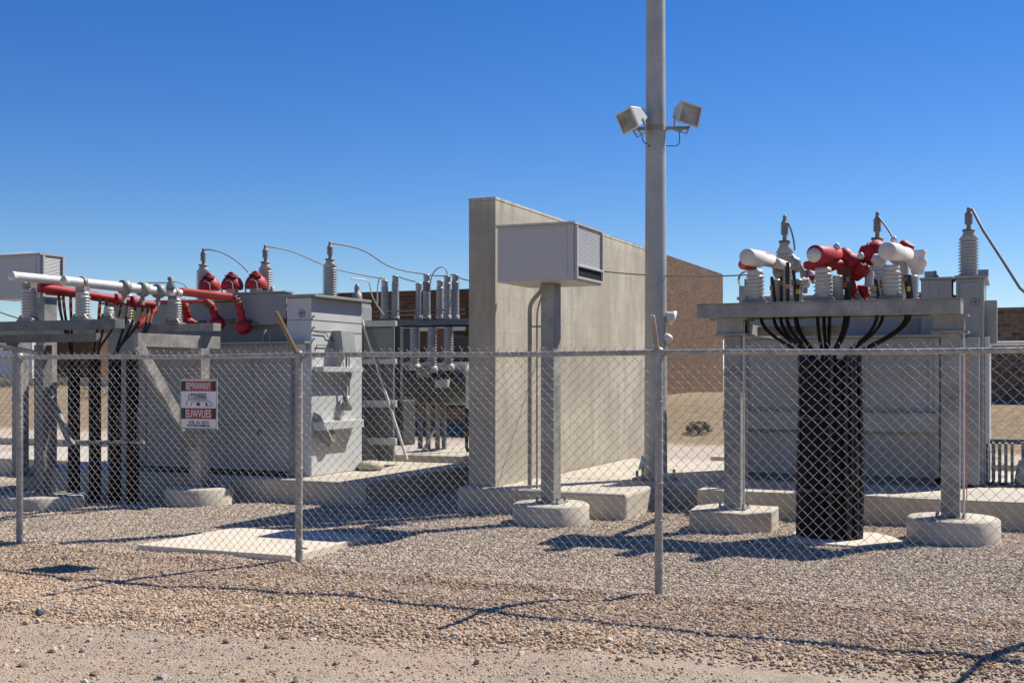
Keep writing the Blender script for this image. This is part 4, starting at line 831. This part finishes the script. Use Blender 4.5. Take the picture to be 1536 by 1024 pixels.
kb((698, 612), (704, 563), YK-.3, YK-.2, 'control_panel', 'white')
MB().tube([P(700, 612, YK-.25), P(700, 670, YK-.25), P(706, 690, YK-.2)], .03, 8).build('conduit', 'black', BK)
# radiator assembly beside the transformer
RA = thing('radiator_bank', 'grey radiator bank with pale cross bars just right of the left transformer cabinet', 'radiator', (X(565, 15.0), 15.0, .3))
ry = 14.9
def ra(pa, pb, name, mat, y0=ry, y1=ry+.5, bev=.006):
    a = P(*pa, y0); b = P(*pb, y0); return MB().box((a[0], y0, a[2]), (b[0], y1, b[2])).build(name, mat, RA, bevel=bev)
ra((538, 690), (590, 480), 'radiator_body', 'paintd', ry+.02, ry+.07); ra((588, 668), (604, 600), 'lower_tank', 'tankd', ry+.2, ry+.6, .02); ra((591, 600), (600, 490), 'end_post', 'tankd', ry+.2, ry+.3); ra((556, 640), (590, 548), 'lower_panel', 'paintd', ry-.0, ry+.019, 0)
ra((546, 540), (591, 492), 'perforated_panel', 'perf', ry+.002, ry+.019, 0)
for (ya, yb) in ((490, 481), (546, 538), (610, 600), (666, 657)): ra((543, ya), (593, yb), 'cross_bar', 'paintw', ry-.06, ry-.001)
MB().beam(P(543, 480, ry-.1), P(611, 690, ry-.1), .03, .03).build('stay_rod', 'paintw', RA)
MB().prism([P(537, 690, ry-.1), P(562, 690, ry-.1), P(541, 640, ry-.1)], (0, .1, 0)).build('gusset', 'rad', RA)
m = MB(); p = P(550, 712, 14.2); m.lathe([(.0, 0), (.16, .01), (.2, .05), (.14, .12), (0, .14)], (p[0], 14.3, .302), n=12)
MB()
tag(m.build('rubble_heap', 'conc', org=(p[0], 14.3, .3)), 'small pale heap of grit at the corner of the left transformer cabinet', 'rubble')
# ------------------------------------------------------------------ overhead wires
def wire(pts, r, label, name='overhead_wire', mat='cond'):
    m = MB(); m.tube(pts, r, 8); tag(m.build(name, mat, org=tuple(pts[0])), label, 'wire', 'overhead conductors')
t0, t1, t2 = [Vector(t) for t in tops]
wire(bez(t0, Vector(P(372, 408, 14.0)), n=14, h0=(.25, 0, 0), h1=(-.25, 0, .25)), .010, 'short grey conductor from the leftmost left transformer bushing down behind the red caps')
wire(bez(t1, kpts[577]+Vector((0, 0, .02)), n=22, h0=(.55, .4, -.05), h1=(-1.0, -1, .16)), .010, 'grey conductor curving down from the middle bushing of the left transformer')
wire(bez(t2, kpts[640], n=22, h0=(.5, .8, -.03), h1=(-.7, -.9, .06)), .011, 'long grey conductor from the rightmost left transformer bushing to the circuit breaker')
wire(bez(Vector(P(527, 418, 14.3)), Vector(P(576, 472, 16.9)), n=14, h0=(.3, .4, .0), h1=(-.2, -.5, .5)), .010, 'pale conductor arching from the valve on the cabinet roof to the breaker', mat='whitecap')
def arc(a, b, up, side, label): wire(bez(a, b, n=14, h0=(side, 0, up), h1=(0, 0, up)), .012, label, 'jumper_wire', 'whitecap')
arc(kpts[577], Vector(P(566, 455, YK)), .18, -.15, 'pale looped jumper at the left end of the breaker')
arc(Vector(P(646, 425, YK-.1)), kpts[671], .26, .0, 'pale arched jumper between the middle and right breaker bushings')
wire(bez(kpts[593], kpts[628]+Vector((-.06, 0, .02)), .01, 8), .010, 'thin conductor joining the two left breaker bushings to the rusty one')
wire(bez(kpts[640], kpts[683], .03, 8), .010, 'thin conductor from the rusty breaker bushing to the right pair')
wire(bez(kpts[683]+Vector((0,0,-.04)), Vector(P(720, 424, YK+.4)), .01, 6), .011, 'short conductor leaving the breaker behind the block wall')
wire(bez(Vector(P(880, 404, 15.0)), Vector(P(1126, 412, 14.0)), .05, 14), .009, 'thin level wire passing behind the light pole to the right platform')
wire(bez(Vector(P(-30, 455, 12.5)), Vector((insA[0]-.08, 11.0, zd+.02)), .02, 8), .009, 'thin wire coming in from the left edge to the left platform')
wire(bez(Vector(P(212, 424, 12.2)), Vector(P(254, 424, 12.3)), .0, 6)+bez(Vector(P(256, 423, 12.3)), Vector(P(282, 437, 12.6)), n=6, h0=(.12, 0, .02), h1=(-.02, 0, .1)), .007, 'thin ground wire clamped over the white bus tube left of the red caps')
ra_, rb2, rc_ = rtops
wire(bez(ra_, ra_+Vector((.13, .0, -.42)), n=8, h0=(.07, 0, -.05), h1=(0, 0, .15)), .013, 'short stiff drop lead on the leftmost bushing of the right transformer', 'drop_lead')
wire(bez(rb2, Vector(P(1342, 366, 15.0)), n=6, h0=(.06, 0, -.08), h1=(0, 0, .1)), .013, 'drop lead slanting down from the middle bushing of the right transformer', 'drop_lead')
ff = Vector(P(1530, 432, 15.0))
wire([rc_, rc_+Vector((.04, -.02, .02)), rc_.lerp(ff, .3)+Vector((0,0,.03)), rc_.lerp(ff, .65)+Vector((0,0,.02)), ff, Vector(P(1560, 458, 15.0))], .019, 'thick grey lead running down to the right edge from the rightmost bushing', 'drop_lead')
# ------------------------------------------------------------------ background buildings
def bld(name, label, x0, x1, y0, y1, z0, z1, mat, cat='building', openings=()):
    t = thing(name, label, cat, ((x0+x1)/2, y0, z0))
    w_ = MB().box((x0, y0, z0-.5), (x1, y1, z1)).build('wall', mat, t)
    MB().box((x0+.01, y0+.01, z1+.002), (x1-.01, y1-.01, z1+.12)).build('coping', mat, t)
    return t
bld('brick_building', 'tall brown brick building rising behind the block wall and the light pole', -14.1, -10.3, 31, 44.5, 1.0, 5.38, 'brick')
xL = X(470, 33); b2 = bld('brick_building', 'long low brown brick building behind the circuit breaker', xL, -14.2, 33, 48, 1.0, 4.2, 'brick')
for i in range(3): x = xL+1.6+i*2.6; MB().box((x, 32.95, 1.9), (x+1.4, 32.99, 2.9)).build('window', 'dark', b2)
M['brickr'] = brickmat('orange_brick', (.42, .15, .07), (.55, .24, .12), (.40, .30, .22), .26, .11, .012)
lw = MB().box((X(560, 30), 30, 0), (X(760, 30), 30.3, P(650, 613, 30)[2])); tag(lw.build('low_wall', 'brickr', org=(X(660, 30), 30, .2)), 'low orange brick wall on the far bank seen under the circuit breaker', 'wall')
m = MB().box((xL+.5, 32.6, 3.0), (-15.6, 32.94, 3.12)); m.build('canopy', 'white', b2)
rbx = X(1300, 34.7); bld('brick_building', 'brown brick building behind the right transformer at the right edge', rbx, 30, 34.7, 50, 1.0, P(1510, 461, 34.7)[2]-.12, 'brickd')
rl = thing('guard_rail', 'pale pipe rail in front of the brick building at the right edge', 'rail', (2, 28, .5)); rzz = P(1510, 515, 28)[2]
MB().tube([(X(1400, 28), 28, rzz), (16, 28, rzz)], .05, 8).build('rail', 'white', rl)
for x in np.arange(X(1400, 28)+.6, 16, 2.4): MB().tube([(x, 28, 0), (x, 28, rzz)], .035, 8).build('rail_post', 'white', rl)
wb = bld('white_building', 'distant low white building beyond the yard at the far left', -75, X(48, 60), 60, 75, 1, P(20, 500, 60)[2], 'white')
wb2 = bld('brick_building', 'small distant orange brick building seen between the left platform beams', X(58, 56), X(150, 56), 56, 66, 1, P(90, 494, 56)[2], 'brick')
# distant hills and shrubs
hx = np.linspace(-700, 500, 160); V = []
for x in hx: 
    V.append((x, 700, -5)); V.append((x, 700, 3+6*LN[0](np.array(x*.01), np.array(.3))+3*LN[1](np.array(x*.04), np.array(.7)))); V.append((x, 900, 6))
V = np.array([[float(a) for a in v] for v in V]); n = len(hx); fq = [[3*i, 3*i+3, 3*i+4, 3*i+1] for i in range(n-1)]+[[3*i+1, 3*i+4, 3*i+5, 3*i+2] for i in range(n-1)]
M['hill'] = surf('hill', (.28, .24, .17), .95, 0, .3, .01, streak=False, fine=.2)
tag(bigmesh('hills', V, np.array(fq), 'hill', True), 'low brown hills on the horizon', 'hill', kind='structure')
def shrub(x, y, r, label, col='leafd'):
    z = float(gz(x, y)); t = thing('dry_shrub', label, 'shrub', (x, y, z), 'dry shrubs on the bank'); m = MB(); tw_ = MB()
    for i in range(14):
        an = random.uniform(0, 6.28); l = r*random.uniform(.5, 1); tw_.tube([(x, y, z), (x+math.cos(an)*l*.4, y+math.sin(an)*l*.4, z+l*.5), (x+math.cos(an)*l, y+math.sin(an)*l, z+l*random.uniform(.4, .95))], .012, 4)
    for i in range(420):
        d = Vector((random.gauss(0, 1), random.gauss(0, 1), abs(random.gauss(0, .8)))).normalized()*r*random.uniform(.45, 1)**.6; c = Vector((x, y, z+.05))+Vector((d.x, d.y, d.z*.8))
        a = Vector((random.gauss(0,1), random.gauss(0,1), random.gauss(0,1))).normalized()*.05; b = Vector((random.gauss(0,1), random.gauss(0,1), random.gauss(0,1))).normalized()*.03
        m.add([c-a, c+b, c+a], [(0,1,2)])
    tw_.build('stems', 'wood', t); m.build('foliage', col, t)
M['leafd'] = surf('dry_leaf', (.20, .17, .09), .9, 0, .35, 3, streak=False, bmp=0); M['leafg'] = surf('grey_green_leaf', (.11, .115, .06), .9, 0, .35, 3, streak=False, bmp=0)
for (px, Y, r, lb_, c_) in ((1048, 29, .35, 'low dark shrub on the bank right of the light pole', 'leafg'), (22, 36, .9, 'dry tan shrub on the far left bank beside the fence post', 'leafd'), (85, 38, .8, 'dry shrub far left seen under the platform beam', 'leafd'), (675, 31, .6, 'shrub behind the breaker legs', 'leafg'), (140, 33, .6, 'dry shrub behind the black cable columns', 'leafd')):
    shrub(X(px, Y), Y, r, lb_, c_)
# ------------------------------------------------------------------ light, sky, camera
w = bpy.data.worlds.new('World'); sc.world = w; w.use_nodes = True; nt = w.node_tree; bg = nt.nodes['Background']
sky = nt.nodes.new('ShaderNodeTexSky'); sky.sky_type = 'NISHITA'; sky.sun_disc = False; sky.sun_elevation = SUN_EL; sky.sun_rotation = SUN_AZ
sky.air_density = 1.0; sky.dust_density = 0; sky.ozone_density = 6.0; sky.altitude = 300
hs = nt.nodes.new('ShaderNodeHueSaturation'); hs.inputs['Saturation'].default_value = 1.28; hs.inputs['Hue'].default_value = .513; nt.links.new(sky.outputs[0], hs.inputs['Color'])
nt.links.new(hs.outputs[0], bg.inputs[0]); bg.inputs[1].default_value = .078
sl = bpy.data.lights.new('sun', 'SUN'); sl.energy = 5.0; sl.angle = R(.53); sl.color = (1, .94, .85)
so = bpy.data.objects.new('sun', sl); COL.objects.link(so); so.location = (5, 5, 20)
sd = Vector((math.cos(SUN_EL)*math.sin(SUN_AZ), math.cos(SUN_EL)*math.cos(SUN_AZ), math.sin(SUN_EL))); so.rotation_euler = sd.to_track_quat('Z', 'Y').to_euler()
cam = bpy.data.cameras.new('camera'); co = bpy.data.objects.new('camera', cam); COL.objects.link(co); sc.camera = co
co.location = (0, 0, EYE); co.rotation_euler = (R(90), 0, YAW); cam.sensor_width = 36; cam.lens = F/1536*36; cam.shift_y = (HZ-512)/1536; cam.clip_end = 3000; cam.clip_start = .1
sc.view_settings.view_transform = 'Standard'; sc.view_settings.look = 'None'; sc.view_settings.gamma = 1; sc.view_settings.exposure = .57
sc.render.film_transparent = False
sc.cycles.max_bounces = 6
